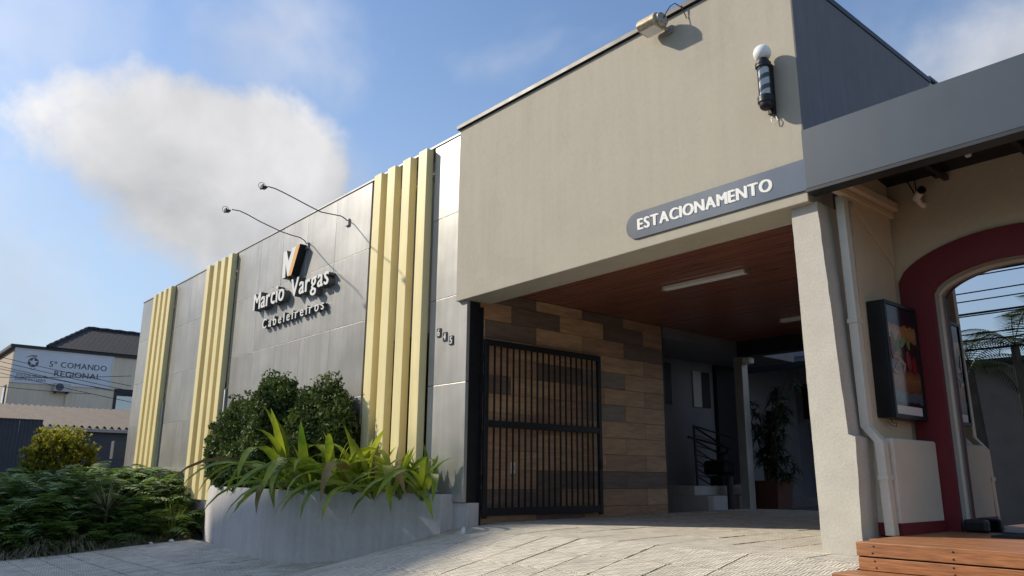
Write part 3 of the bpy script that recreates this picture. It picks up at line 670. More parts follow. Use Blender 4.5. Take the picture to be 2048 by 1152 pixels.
def strap_leaves(origins, dirs, L, W, droop, seg=3, rng=RNG):
    """many narrow blades as one array mesh: origins (n,3), dirs (n,3)"""
    n = len(origins); O = np.asarray(origins); Dv = np.asarray(dirs); Dv = Dv/np.linalg.norm(Dv, axis=1, keepdims=True)
    side_ = np.cross(Dv, np.array([0, 0, 1.0])); side_ += 1e-4; side_ /= np.linalg.norm(side_, axis=1, keepdims=True)
    L = np.broadcast_to(L, n); W = np.broadcast_to(W, n); V = []
    prof = [.55, 1.0, .8, .0] if seg == 3 else [.6, 1, 0]
    for k in range(seg+1):
        t = k/seg; p = O + Dv*(L*t)[:, None]; p[:, 2] -= droop*L*t*t
        w = W*prof[k]*.5
        V.append(p - side_*w[:, None]); V.append(p + side_*w[:, None])
    V = np.stack(V, 1).reshape(-1, 3); m = 2*(seg+1); base = np.arange(n)[:, None]*m; F = []
    for k in range(seg): F.append(np.stack([base[:, 0]+2*k, base[:, 0]+2*k+1, base[:, 0]+2*k+3, base[:, 0]+2*k+2], 1))
    return V, np.stack(F, 1).reshape(-1, 4)
def rosettes(centers, n, L, W, droop, upb=.3, seg=3):
    O = []; Dd = []
    for c in centers:
        a = RNG.uniform(0, 2*math.pi, n); e = RNG.uniform(-.3, 1.2, n) + upb
        Dd.append(np.stack([np.cos(a)*np.cos(e), np.sin(a)*np.cos(e), np.sin(e)], 1)); O.append(np.repeat(np.array([c]), n, 0))
    O = np.concatenate(O); Dd = np.concatenate(Dd); return strap_leaves(O, Dd, RNG.uniform(.7, 1.1, len(O))*L, W, droop, seg)
cs = []; tr = MB()
for i in range(6):
    ax = c[0]+random.uniform(-.1, .1); ay = c[1]+random.uniform(-.1, .1); hx = random.uniform(-.35, .55); H = random.uniform(1.2, 2.1)
    pth = [(ax+hx*t*t, ay+random.uniform(-.03, .03)-.2*t*t*random.random(), 1.42+H*t) for t in (0, .3, .6, 1)]
    tr.tube(pth, [.02, .018, .015, .008], 6)
    for t in fr(.25, 1, 9): cs.append((ax+hx*t*t+random.uniform(-.16, .16), ay+random.uniform(-.2, .2), 1.42+H*t+random.uniform(-.05, .05)))
for i in range(10): cs.append((c[0]+random.uniform(.05, .5), c[1]+random.uniform(-.2, .2), 1.45+random.uniform(0, .5)))
tr.build('stem', BARK, pt)
V, F = rosettes(cs, 26, .24, .028, .5, -.1); fast_mesh('foliage', V, F, L_DARK, pt)

# ------------------------------------------------------------------ restaurant porch on the right
rs = thing('restaurant_building', (-1.5, 1.2, 1.1), 'beige restaurant front with a maroon arched glass door', 'building')
box('porch_side_wall', (-2.858, -2.825, .405, 1.13, 1.05, 4.25), PORCHM, rs)
b = MB(); b.box(-2.858, -2.64, .30, 1.128, 1.10, 1.815); b.build('dado', PORCHL, rs, bevel=.02)
b = MB(); b.box(-2.858, -2.628, .292, 1.129, 1.095, 1.185); b.build('skirting', MAROON, rs)
# porch head slope and cornice
b = MB(); b.prism([(.405, 4.3), (.405, 3.78), (1.127, 3.35), (1.127, 4.3)], .0, .02, SIDE(-2.824)); b.build('bracket_panel', PORCHM, rs, bevel=.004)
b = MB(); b.box(-2.80, -2.715, .05, 1.127, 3.86, 3.94); b.box(-2.82, -2.76, .05, 1.127, 3.80, 3.859); b.build('cornice', PORCHM, rs, bevel=.012)
ACX, IW, OW = -1.93, .60, .865
def inner_z(u): return 3.068 + .208*(1-(u/IW)**2)**.62 if abs(u) < IW else 3.068
def outer_z(u): return 3.205 + .325*(1-(u/OW)**2)**.62 if abs(u) < OW else 3.205
def arch_wall():
    b = MB(); pl = FACADE(1.15); us = [OW*math.sin(math.pi/2*(-1+i/20*2)) for i in range(41)] if 0 else [-OW+2*OW*i/48 for i in range(49)]
    b.box(-2.858, ACX-OW, 1.15, 1.30, 1.05, 4.27); b.box(ACX+OW, 2.6, 1.15, 1.30, 1.05, 4.27)
    for a, c in zip(us, us[1:]):
        za, zc_ = outer_z(a), outer_z(c)
        v = [(ACX+a, 1.15, za), (ACX+c, 1.15, zc_), (ACX+c, 1.15, 4.27), (ACX+a, 1.15, 4.27)]; v += [(p[0], 1.30, p[2]) for p in v]
        b.add(v, [(0, 1, 2, 3), (4, 7, 6, 5), (0, 4, 5, 1), (3, 2, 6, 7)])
    b.build('arched_wall', PORCHM, rs)
    t = MB(); N_ = 32; y0, y1 = 1.128, 1.19
    outer = [(ACX-OW, 1.1)] + [(ACX-OW+2*OW*i/N_, outer_z(-OW+2*OW*i/N_)) for i in range(N_+1)] + [(ACX+OW, 1.1)]
    inner = [(ACX-IW, 1.1)] + [(ACX-IW+2*IW*i/N_, inner_z(-IW+2*IW*i/N_)) for i in range(N_+1)] + [(ACX+IW, 1.1)]
    o = 0
    for (p, q_) in zip(outer, inner): t.v += [(p[0], y0, p[1]), (q_[0], y0, q_[1]), (q_[0], y1, q_[1]), (p[0], y1, p[1])]
    for i in range(len(outer)-1):
        for k in range(4): j = (k+1) % 4; t.f.append((i*4+k, i*4+j, (i+1)*4+j, (i+1)*4+k)); t.mi.append(0)
    t.build('arch_trim', MAROON, rs)
    t = MB(); lin = [(ACX+(u-ACX)*1.04, v+.02) for u, v in inner]
    for (p, q_) in zip(lin, inner): t.v += [(p[0], 1.192, p[1]), (q_[0], 1.192, q_[1]), (q_[0], 1.33, q_[1]), (p[0], 1.33, p[1])]
    for i in range(len(inner)-1):
        for k in range(4): j = (k+1) % 4; t.f.append((i*4+k, i*4+j, (i+1)*4+j, (i+1)*4+k)); t.mi.append(0)
    t.build('arch_reveal', mat('pale_jamb', (.44, .46, .43), .7, var=.05), rs)
    fz = MB(); iw2 = IW-.002
    for s in (-1, 1): fz.box(ACX+s*iw2, ACX+s*(iw2-.02), 1.27, 1.325, 1.1, 3.06)
    us2 = [-iw2+2*iw2*i/24 for i in range(25)]
    for a, c in zip(us2, us2[1:]):
        za, zc_ = inner_z(a)-.004, inner_z(c)-.004; v = [(ACX+a, 1.27, za-.03), (ACX+c, 1.27, zc_-.03), (ACX+c, 1.27, zc_), (ACX+a, 1.27, za)]; v += [(p[0], 1.325, p[2]) for p in v]
        fz.add(v, [(0, 1, 2, 3), (4, 7, 6, 5), (0, 4, 5, 1), (3, 2, 6, 7)])
    df = fz.build('door_frame', PORCHL, rs)
    g = MB(); us3 = [-IW+.03+2*(IW-.03)*i/24 for i in range(25)]
    for a, c in zip(us3, us3[1:]):
        v = [(ACX+a, 1.30, 1.105), (ACX+c, 1.30, 1.105), (ACX+c, 1.30, inner_z(c)-.03), (ACX+a, 1.30, inner_z(a)-.03)]
        g.add(v, [(0, 1, 2, 3)])
    g.build('door_glass', DGLASS, df)
arch_wall()
b = MB(); b.box(-2.85, 2.6, 4.6, 4.7, 1.0, 4.2); b.box(-2.85, -2.8, 1.45, 4.6, 1.0, 4.2); b.box(2.5, 2.6, 1.31, 4.6, 1.0, 4.2); b.box(-2.85, 2.6, 1.31, 4.7, 4.201, 4.26); b.build('interior_wall', mat('brown_interior', (.10, .06, .04), .7), rs)
box('interior_floor', (-2.8, 2.5, 1.195, 4.6, 1.0, 1.095), GREYP, rs)
cn = thing('canopy', (-.8, .5, 3.8), 'slate-blue metal canopy over the restaurant entrance', 'canopy')
box('fascia', (-2.935, 2.4, -.125, -.075, 3.815, 4.335), FASCIA, cn, .004)
box('drip_edge', (-2.935, 2.4, -.13, .02, 3.785, 3.812), DARKM, cn)
box('end_plate', (-2.934, -2.915, -.074, .018, 3.815, 4.30), FASCIA, cn)
b = MB(); b.add([(-2.82, -.072, 4.30), (2.4, -.072, 4.30), (2.4, 1.145, 4.12), (-2.82, 1.145, 4.12), (-2.82, -.072, 4.33), (2.4, -.072, 4.33), (2.4, 1.145, 4.15), (-2.82, 1.145, 4.15)], [(0, 1, 2, 3), (4, 5, 6, 7), (0, 1, 5, 4), (1, 2, 6, 5), (2, 3, 7, 6), (3, 0, 4, 7)]); b.build('roof_sheet', BLACKM, cn)
for i, x in enumerate(fr(-2.3, 2.2, 7)): 
    b = MB(); b.add([(x-.02, .03, 4.08), (x+.02, .03, 4.08), (x+.02, 1.14, 4.04), (x-.02, 1.14, 4.04), (x-.02, .03, 4.13), (x+.02, .03, 4.13), (x+.02, 1.14, 4.09), (x-.02, 1.14, 4.09)], [(0, 1, 2, 3), (4, 5, 6, 7), (0, 1, 5, 4), (1, 2, 6, 5), (2, 3, 7, 6), (3, 0, 4, 7)]); b.build('joist', BLACKM, cn)
for yy in (.45, .85): box('purlin', (-2.8, 2.4, yy-.02, yy+.02, 4.125, 4.16), DARKM, cn)
# downpipe
dn = thing('downpipe', (-2.76, .2, 1.1), 'square painted downpipe running down beside the pillar', 'pipe')
b = MB()
def duct(pts):
    w = .045
    for (x, z) in pts: b.v += [(x-.05, .185, z), (x+.02, .185, z), (x+.02, .27, z), (x-.05, .27, z)]
    for i in range(len(pts)-1):
        for k in range(4): j = (k+1) % 4; b.f.append((i*4+k, i*4+j, (i+1)*4+j, (i+1)*4+k)); b.mi.append(0)
duct([(-2.80, 3.80), (-2.775, 1.90), (-2.68, 1.78), (-2.665, 1.10)]); b.build('pipe', PORCHL, dn, bevel=.006)
for z, x in ((2.72, -2.787), (1.50, -2.672)): box('clamp', (x-.056, x+.026, .178, .277, z, z+.035), PORCHL, dn)
# backlit poster box
lb = thing('light_box', (-2.8, .8, 1.98), 'black framed poster box with a sandwich picture on the porch wall', 'light box')
x0 = -2.822; yA, yB, zA, zB = .50, 1.105, 1.985, 2.945
box('case', (x0, x0+.135, yA, yB, zA, zB), BLACKM, lb, .006)
b = MB(); f_ = x0+.137
for d in ((yA, yA+.03, zA, zB), (yB-.03, yB, zA, zB), (yA+.03, yB-.03, zA, zA+.03), (yA+.03, yB-.03, zB-.03, zB)): b.box(f_, f_+.012, *d)
b.build('rim', BLACKM, lb)
POST = bpy.data.materials.new('sandwich_poster'); POST.use_nodes = True
def poster():
    nt = POST.node_tree; N = nt.nodes; L = nt.links; P = N['Principled BSDF']; P.inputs['Roughness'].default_value = .12
    tc = N.new('ShaderNodeTexCoord'); sp = N.new('ShaderNodeSeparateXYZ'); L.new(tc.outputs['Generated'], sp.inputs[0])
    nz = N.new('ShaderNodeTexNoise'); nz.inputs['Scale'].default_value = 7; nz.inputs['Detail'].default_value = 5; L.new(tc.outputs['Generated'], nz.inputs['Vector'])
    ad = N.new('ShaderNodeMath'); ad.operation = 'MULTIPLY_ADD'; L.new(nz.outputs['Fac'], ad.inputs[0]); ad.inputs[1].default_value = .09; L.new(sp.outputs[2], ad.inputs[2])
    cr = N.new('ShaderNodeValToRGB'); cr.color_ramp.interpolation = 'LINEAR'; e = cr.color_ramp.elements
    pts = [(0.0, (.012, .012, .02)), (.155, (.012, .012, .02)), (.16, (.08, .11, .15)), (.245, (.10, .14, .18)), (.25, (.16, .06, .02)), (.37, (.28, .13, .045)), (.44, (.16, .06, .02)), (.46, (.06, .012, .012)), (.57, (.03, .012, .012)), (.68, (.018, .014, .01)), (.715, (.03, .02, .01)), (.73, (.34, .17, .06)), (.80, (.42, .22, .085)), (.865, (.36, .17, .06)), (.88, (.012, .012, .022)), (1, (.012, .012, .022))]
    e[0].position = 0; e[0].color = (*pts[0][1], 1); e[1].position = 1; e[1].color = (*pts[-1][1], 1)
    for p, c_ in pts[1:-1]: q_ = e.new(p); q_.color = (*c_, 1)
    L.new(ad.outputs[0], cr.inputs[0])
    n2 = N.new('ShaderNodeTexNoise'); n2.inputs['Scale'].default_value = 38; n2.inputs['Detail'].default_value = 4; L.new(tc.outputs['Generated'], n2.inputs['Vector'])
    mr = N.new('ShaderNodeMapRange'); L.new(n2.outputs['Fac'], mr.inputs[0]); mr.inputs[1].default_value = .3; mr.inputs[2].default_value = .7; mr.inputs[3].default_value = .55; mr.inputs[4].default_value = 1.35
    sc = N.new('ShaderNodeVectorMath'); sc.operation = 'SCALE'; L.new(cr.outputs[0], sc.inputs[0]); L.new(mr.outputs[0], sc.inputs['Scale']); L.new(sc.outputs[0], P.inputs['Base Color'])
poster()
ps = box('poster', (f_, f_+.002, yA+.031, yB-.031, zA+.031, zB-.031), POST, lb)
b = MB(); b.box(f_+.0022, f_+.003, yA+.06, yB-.07, zA+.032, zA+.10); b.build('white_strip', WHITE, ps)
LG = mat('poster_green', (.16, .22, .05), .3, var=.3, vscale=20); LR = mat('poster_red', (.22, .012, .015), .3, var=.3, vscale=20); LT = mat('poster_cream', (.36, .24, .15), .3, var=.4, vscale=30)
def blob(name, yc, zc_, ry, rz, ang, mt, w, n=12):
    poly = [(yc+ry*math.cos(a)*math.cos(ang)-rz*math.sin(a)*math.sin(ang), zc_+ry*math.cos(a)*math.sin(ang)+rz*math.sin(a)*math.cos(ang)) for a in [i*2*math.pi/n for i in range(n)]]
    MB().prism(poly, w, .0022, SIDE(f_)).build(name, mt, ps)
for k, (yy, zz, ry, rz, an, mt_) in enumerate(((.62, 2.62, .03, .075, .3, LG), (.70, 2.60, .022, .085, -.5, LG), (.80, 2.62, .03, .07, -.9, LG), (.90, 2.62, .028, .06, .2, LG), (.66, 2.50, .07, .028, .3, LT), (.72, 2.46, .09, .02, -.4, LT), (.66, 2.42, .06, .016, .5, LT), (.78, 2.40, .05, .014, 1.0, LT), (.88, 2.47, .045, .085, .15, LR), (.98, 2.44, .04, .07, 0, LR), (.60, 2.36, .05, .02, -.2, LT), (.575, 2.55, .02, .09, .1, LR))):
    blob('printed_shape', yy, zz, ry, rz, an, mt_, .0026+.0003*k)
MB().tube([(x0+.05, .62, 1.985), (x0+.06, .63, 1.95), (x0+.07, .68, 1.945), (x0+.06, .69, 1.92), (x0+.05, .63, 1.93), (x0+.02, .62, 1.96)], .003, 5).build('cable', BLACKM, lb)
# camera and spots
sc_ = thing('security_camera', (-2.45, 1.1, 3.9), 'small white bullet security camera on the porch wall', 'camera')
p = on_y(1835, 392, 1.02)
MB().tube([p+Vector((-.03, .03, -.01)), p+Vector((.06, -.07, .015))], .032, 16).build('body', WHITE, sc_, True); MB().tube([p+Vector((.06, -.07, .015)), p+Vector((.075, -.087, .018))], .034, 16).build('lens_hood', BLACKM, sc_, True)
MB().tube([p+Vector((-.01, .01, -.02)), p+Vector((-.01, .06, -.05)), p+Vector((-.01, .13, -.05))], [.022, .022, .03], 12).build('mount', WHITE, sc_, True)
MB().tube([p+Vector((-.03, .03, 0)), p+Vector((-.06, .08, .08)), p+Vector((-.10, .10, .17)), p+Vector((-.14, .1, .24))], .006, 6).build('cable', BLACKM, sc_, True); MB().tube([p+Vector((-.03, .03, 0)), p+Vector((-.04, .09, .08)), p+Vector((-.05, .11, .22))], .006, 6).build('cable', BLACKM, sc_, True)
for (px_, py_, Y, lab) in ((1935, 302, .95, 'black spotlight with a bare bulb under the canopy'),):
    p = on_y(px_, py_, Y); t = thing('spotlight', p, lab, 'lamp')
    MB().tube([(p.x, p.y, p.z+.06), (p.x, p.y, p.z-.01)], .028, 14).build('socket', BLACKM, t, True); MB().lathe([(.026, -.012), (.03, -.03), (.022, -.05), (0, -.058)], (p.x, p.y, p.z), 14).build('bulb', OPAL, t, True); MB().box(p.x-.02, p.x+.02, p.y-.02, p.y+.02, p.z+.06, 4.2).build('stem', BLACKM, t)
p = on_y(1869, 345, 1.1); t = thing('wall_clip', p, 'short black metal clip on the wall under the canopy', 'clip')
MB().box(p.x-.012, p.x+.012, p.y-.02, p.y+.045, p.z-.045, p.z+.02).build('strap', BLACKM, t); MB().box(p.x-.03, p.x-.013, p.y-.015, p.y+.045, p.z+.0, p.z+.02).build('lug', BLACKM, t)

# deck ------------------------------------------------------------------
dk = thing('wooden_deck', (-1, .2, .9), 'orange-brown hardwood deck with a front step at the restaurant door', 'deck')
y = -.57
while y < 1.12:
    MB().box(-2.62 if y > -.3 else -2.565, 2.4, y, y+.092, 1.073, 1.10+random.uniform(-.001, .001)).build('deck_board', DECKM, dk, bevel=.003); y += .098
MB().box(-2.565, 2.4, -.592, -.571, 1.014, 1.099).build('fascia_board', DECKM, dk, bevel=.003)
MB().box(-2.56, 2.4, -.586, -.562, .925, 1.004).build('riser_board', DECKM, dk, bevel=.003)
MB().box(-2.565, 2.4, -.56, -.53, .7, 1.07).build('framing', BLACKM, dk)
for a, c_ in ((-.86, -.768), (-.762, -.672), (-.666, -.588)): MB().box(-2.60, 2.4, a, c_, .895, .922).build('step_board', DECKM, dk, bevel=.003)
MB().box(-2.60, 2.4, -.882, -.862, .835, .92).build('step_fascia', DECKM, dk, bevel=.003); MB().box(-2.59, 2.4, -.86, -.56, .6, .89).build('step_framing', BLACKM, dk)
MB().box(-2.60, 2.4, -.876, -.863, .70, .828).build('lower_step_fascia', DECKM, dk, bevel=.003)
sw_ = MB()
for i in range(9):
    for (yy, zz) in ((-.593, 1.078), (-.593, 1.035), (-.5865, .985), (-.5865, .945)): xx = -2.45+i*.48+random.uniform(-.01, .01); sw_.tube([(xx, yy+.004, zz), (xx, yy-.0015, zz)], .006, 6)
sw_.build('screw_heads', BLACKM, dk)['kind'] = 'stuff'
tag(MB().box(-2.15, -1.35, .62, 1.08, 1.102, 1.116).build('door_mat', mat('rubber_mat', (.02, .025, .027), .9, var=.3, vscale=30, bump=.6)), 'dark rubber door mat on the deck before the arched door', 'mat')
db = MB().box(-2.50, -2.33, 1.10, 1.195, 1.1, 1.20).build('door_block', BLACKM, bevel=.02); tag(db, 'black rubber block at the foot of the arched door', 'doorstop')

# ------------------------------------------------------------------ planter
PTS = [(-16.25, .03), (-15.3, -.22), (-13.9, -.47), (-12.5, -.68), (-11.1, -.78), (-10.1, -.69), (-9.16, -.50), (-8.6, -.34), (-7.87, -.16)]
def catmull(P, n=6):
    out = []
    for i in range(len(P)-1):
        p0, p1, p2, p3 = [Vector(P[max(0, min(len(P)-1, k))]) for k in (i-1, i, i+1, i+2)]
        for k in range(n):
            t = k/n; out.append(.5*((2*p1)+(-p0+p2)*t+(2*p0-5*p1+4*p2-p3)*t*t+(-p0+3*p1-3*p2+p3)*t**3))
    out.append(Vector(P[-1])); return out
CV = catmull(PTS)
plt = thing('planter', (-11.5, -.3, .3), 'long curved grey concrete planter against the salon front', 'planter')
ZT = 1.286
b = MB(); n = len(CV)
for i, p in enumerate(CV):
    t = (CV[min(i+1, n-1)]-CV[max(i-1, 0)]).normalized(); nn = Vector((t.y, -t.x)); q_ = p - nn*.10
    zb = gz(p.x, p.y)-.06
    b.v += [(p.x, p.y, zb), (p.x, p.y, ZT), (q_.x, min(q_.y, .02), ZT), (q_.x, min(q_.y, .02), zb)]
for i in range(n-1):
    for k in range(4): j = (k+1) % 4; b.f.append((i*4+k, i*4+j, (i+1)*4+j, (i+1)*4+k)); b.mi.append(0)
b.f += [(3, 2, 1, 0), tuple((n-1)*4+k for k in range(4))]; b.mi += [0, 0]
b.box(-7.97, -7.87, -.158, .028, .6, ZT-.001)
b.build('wall', GREYP, plt, bevel=.008)
b = MB()
for p in CV: b.v += [(p.x, p.y+.06, 1.2), (p.x, .025, 1.2)]
for i in range(n-1): b.f.append((i*2, i*2+1, i*2+3, i*2+2)); b.mi.append(0)
b.build('soil', SOIL, plt)

def leaf_cloud(P, size, up=.3, elong=1.7, rng=RNG):
    """small folded leaves (two triangles... one quad each) at points P"""
    n = len(P); a = rng.normal(size=(n, 3)); a[:, 2] += up; a /= np.linalg.norm(a, axis=1, keepdims=True)
    b_ = rng.normal(size=(n, 3)); b_ -= a*(b_*a).sum(1, keepdims=True); b_ /= np.linalg.norm(b_, axis=1, keepdims=True)
    s = (size*rng.uniform(.6, 1.3, n))[:, None]
    V = np.stack([P, P+a*s*elong*.5+b_*s*.5, P+a*s*elong, P+a*s*elong*.5-b_*s*.5], 1).reshape(-1, 3)
    return V, np.arange(4*n).reshape(n, 4)
def shrub_points(lobes, n, shell=.35, rng=RNG):
    out = []; tot = sum(l[3]*l[5] for l in lobes)
    for (x, y, z, rx, ry, rz) in lobes:
        k = int(n*rx*rz/tot); d = rng.normal(size=(k, 3)); d /= np.linalg.norm(d, axis=1, keepdims=True)
        f = 1+.11*np.sin(d[:, 0:1]*8+x*7)*np.cos(d[:, 2:3]*7)+.08*np.sin(d[:, 2:3]*15+x*5)+.07*np.sin(d[:, 0:1]*19+d[:, 1:2]*13)
        r = (1-shell*rng.random((k, 1))**1.6)*f
        out.append(np.array([x, y, z])+d*r*np.array([rx, ry, rz]))
    return np.concatenate(out)
def shrub(name, loc, lobes, n, size, mt, label, cat, group=None, stems=3, elong=1.7, sprigs=0, core=True):
    t = thing(name, loc, label, cat, group)
    P = shrub_points(lobes, n)
    if sprigs:
        for i in range(sprigs):
            l = lobes[random.randrange(len(lobes))]; a = random.uniform(0, 6.28); x = l[0]+l[3]*.6*math.cos(a); z = l[2]+l[5]*math.sqrt(max(.1, 1-.4))
            h = random.uniform(.1, .28); q_ = np.array([[x+random.uniform(-.03, .03), l[1]+random.uniform(-.15, .1), z+h*random.random()] for _ in range(40)]); P = np.concatenate([P, q_])
    P = P[P[:, 1] < -.012] if loc[1] < .05 and name == 'boxwood_shrub' else P
    V, F = leaf_cloud(P, size, elong=elong); fast_mesh('crown', V, F, mt, t)
    tr = MB()
    for i in range(stems):
        l = lobes[i % len(lobes)]; bx = loc[0]+random.uniform(-.15, .15)
        tr.tube([(bx, loc[1], loc[2]), ((bx+l[0])/2+random.uniform(-.05, .05), (loc[1]+l[1])/2, (loc[2]+l[2])/2), (l[0], l[1], l[2]+l[5]*.5)], [.035, .028, .012], 6)
    tr.build('trunk', BARK, t)
    return t
# three clipped boxwoods behind the planter wall
shrub('boxwood_shrub', (-14.3, -.32, 1.2), [(-14.1, -.36, 2.0, .80, .34, .58), (-13.65, -.38, 2.30, .62, .32, .46), (-14.45, -.34, 1.7, .50, .3, .40), (-13.4, -.40, 1.75, .55, .36, .5)], 40000, .036, L_BOX, 'wide dark boxwood shrub at the left end of the planter', 'shrub', 'boxwood shrubs in the planter', sprigs=22)
shrub('boxwood_shrub', (-12.3, -.35, 1.2), [(-12.3, -.50, 1.98, .55, .36, .66), (-12.0, -.50, 2.60, .52, .34, .42), (-12.55, -.42, 2.35, .40, .34, .42), (-12.2, -.42, 1.55, .45, .34, .35)], 34000, .036, L_BOX, 'dark boxwood shrub in the middle of the planter', 'shrub', 'boxwood shrubs in the planter', sprigs=22)
shrub('boxwood_shrub', (-10.6, -.35, 1.2), [(-10.85, -.40, 2.0, .66, .36, .66), (-10.6, -.36, 2.42, .50, .32, .38), (-10.25, -.34, 2.05, .36, .3, .5), (-11.1, -.36, 2.25, .30, .28, .40)], 34000, .036, L_BOX, 'sparser boxwood shrub with taller sprigs beside the gold slats', 'shrub', 'boxwood shrubs in the planter', sprigs=34)

# strap-leaved plants hanging over the planter edge: every leaf an object
def leaf_template(L, W, arch, droop, fold=.25):
    """a ribbed lance leaf growing along +X, rising then drooping"""
    n = 9; b = MB(); ang = arch; x = z = 0.0; rows = []
    for i in range(n+1):
        t = i/n; w = W*(math.sin(math.pi*min(1, t*.93+.07))**.75)*(.25 if i == 0 else 1)*.5
        if i == n: w = .001
        rows.append((x, z, w)); ds = L/n; x += ds*math.cos(ang); z += ds*math.sin(ang); ang -= droop/n*(.5+1.0*t)
    for (x, z, w) in rows: b.v += [(x, -w, z+abs(w)*fold), (x, -w*.45, z+w*fold*.25), (x, 0, z), (x, w*.45, z+w*fold*.25), (x, w, z+abs(w)*fold)]
    for i in range(n):
        for k in range(4): b.f.append((i*5+k, i*5+k+1, (i+1)*5+k+1, (i+1)*5+k)); b.mi.append(0)
    me = bpy.data.meshes.new('leaf'); me.from_pydata(b.v, [], b.f); me.materials.append(L_BROAD)
    me.polygons.foreach_set('use_smooth', [True]*len(me.polygons)); me.update(); return me
LT_ = [leaf_template(1.35, .13, 1.25, 2.7), leaf_template(1.15, .125, 1.35, 1.5), leaf_template(1.15, .12, 1.15, 3.3), leaf_template(.95, .12, 1.48, .6), leaf_template(1.6, .14, 1.15, 3.1), leaf_template(1.7, .14, .8, 2.4), leaf_template(1.5, .135, .5, 2.1), leaf_template(1.2, .10, 1.42, .8)]
L_DRY = leaf_mat('dry_strap_leaf', (.16, .11, .04), (.30, .22, .09), .6, .2, 2.5)
DRY = []
for me_ in LT_[:7]: d_ = me_.copy(); d_.materials[0] = L_DRY; DRY.append(d_)
spots = [(-11.35, -.50, 7, .78, 'strap-leaved plant in front of the middle boxwood'), (-11.05, -.55, 12, 1.05, 'strap-leaved plant with a few upright yellow leaves by the right boxwood'), (-10.35, -.56, 13, 1.0, 'strap-leaved plant hanging over the planter at its widest part'), (-9.75, -.50, 14, 1.0, 'strap-leaved plant before the first gold slat'),
         (-9.35, -.38, 13, .92, 'strap-leaved plant before the second gold slat'), (-8.95, -.36, 12, .85, 'strap-leaved plant before the third gold slat'), (-8.55, -.22, 12, .8, 'strap-leaved plant before the gold slat nearest the numbers'), (-8.15, -.14, 12, .72, 'strap-leaved plant at the right end of the planter')]
for (x, y, nl, sc, lab) in spots:
    nl = int(nl*1.6); y -= .09; sc *= 1.06
    t = thing('strap_leaved_plant', (x, y, 1.2), lab, 'plant', 'strap-leaved plants in the planter')
    for i in range(nl):
        a = -math.pi/2 + (i/(nl-1)-.5)*2*math.pi*.86 + random.uniform(-.25, .25)
        k = random.choice([0, 0, 1, 2, 4]) if math.sin(a) < .1 else random.choice([1, 3, 3])
        if math.sin(a) < -.35 and random.random() < .7: k = random.choice([5, 6, 5])
        if i % 6 == 3: k = 3
        if 'yellow' in lab and i % 4 == 1: k = 7
        s = sc*random.uniform(.8, 1.12)
        if math.sin(a) > .1: s *= .8
        instance(DRY[k] if k < 7 and random.random() < .09 else LT_[k], t, Matrix.Translation((random.uniform(-.05, .05), random.uniform(-.03, .02), random.uniform(-.02, .06))) @ Matrix.Rotation(a, 4, 'Z') @ Matrix.Rotation(random.uniform(-.35, .35), 4, 'X') @ Matrix.Scale(s, 4), 'leaf')
# ------------------------------------------------------------------ planting bed on the left
def bedz(x, y):
    d = -15.75 - x; return gz(x, y) - .02 + (.62*sst(0, 2.6, d) + .03*math.sin(3*x+2*y)*sst(0, .5, d)) * sst(-5.6, -3.6, y)
tag(sheet('planting_bed', fr(-26, -15.75, 60), fr(-6.0, .2, 36), bedz, SOIL), 'dark soil of the planting bed left of the pavement')
# pinnate ground cover as one mass
def frond_array(n, sel):
    tv = []; tf = []; m = 9
    for i in range(m):
        t = (i+.6)/m; L = .20*math.sin(math.pi*(t*.75+.18))
        for s in (-1, 1):
            x = t*.5; z = .20*math.sin(t*2.2)-.12*t*t; o = len(tv); ex = x+L*.55; ey = s*L; ez = z-.25*L; wx = .032
            tv += [(x-wx*.6, 0, z), (x+wx*.6, 0, z), ((x+ex)/2+wx, (ey)/2, (z+ez)/2+.01), (ex, ey, ez), ((x+ex)/2-wx, ey/2, (z+ez)/2+.01)]
            tf += [(o, o+1, o+2, o+4), (o+4, o+2, o+3, o+3)]
    TV = np.array(tv); TF = np.array([f if f[2] != f[3] else (f[0], f[1], f[2], f[2]) for f in tf]); TF = np.array([[f[0], f[1], f[2]] for f in tf] + [[f[0], f[2], f[3]] for f in tf if f[2] != f[3]])
    V = []; F = []
    for k in range(n):
        x, y = sel(); a = RNG.uniform(0, 2*math.pi); s = RNG.uniform(.65, 1.2); ca, sa = math.cos(a), math.sin(a); tl = RNG.uniform(-.3, .5)
        q_ = TV*s; ct, st = math.cos(tl), math.sin(tl); q_ = np.stack([q_[:, 0]*ct-q_[:, 2]*st, q_[:, 1], q_[:, 0]*st+q_[:, 2]*ct], 1)
        q_ = np.stack([q_[:, 0]*ca-q_[:, 1]*sa, q_[:, 0]*sa+q_[:, 1]*ca, q_[:, 2]], 1) + np.array([x, y, bedz(x, y)+RNG.uniform(.12, .55)*sst(0, 1.2, -15.85-x)+.03])
        F.append(TF+len(TV)*k); V.append(q_)
    return np.concatenate(V), np.concatenate(F)
def sel_cover():
    while True:
        x = -16.1-7.2*RNG.random()**1.35; y = RNG.uniform(-4.6, -.08)
        if x < -22.5 and y > -.3: continue
        return x, y
V, F = frond_array(2100, sel_cover)
tag(fast_mesh('ground_cover', V, F, L_COVER), 'dense dark green feathery ground cover filling the bed', kind='stuff')
def clump_mesh(name, nb, L, W, droop, mt, upb=.5):
    a = RNG.uniform(0, 2*math.pi, nb); e = RNG.uniform(.35, 1.45, nb); rr = RNG.uniform(0, .05, nb)
    O = np.stack([np.cos(a)*rr, np.sin(a)*rr, np.zeros(nb)], 1); Dd = np.stack([np.cos(a)*np.cos(e), np.sin(a)*np.cos(e), np.sin(e)], 1)
    V, F = strap_leaves(O, Dd, RNG.uniform(.6, 1.1, nb)*L, W, droop); o = fast_mesh(name, V, F, mt); me = o.data; bpy.data.objects.remove(o); return me
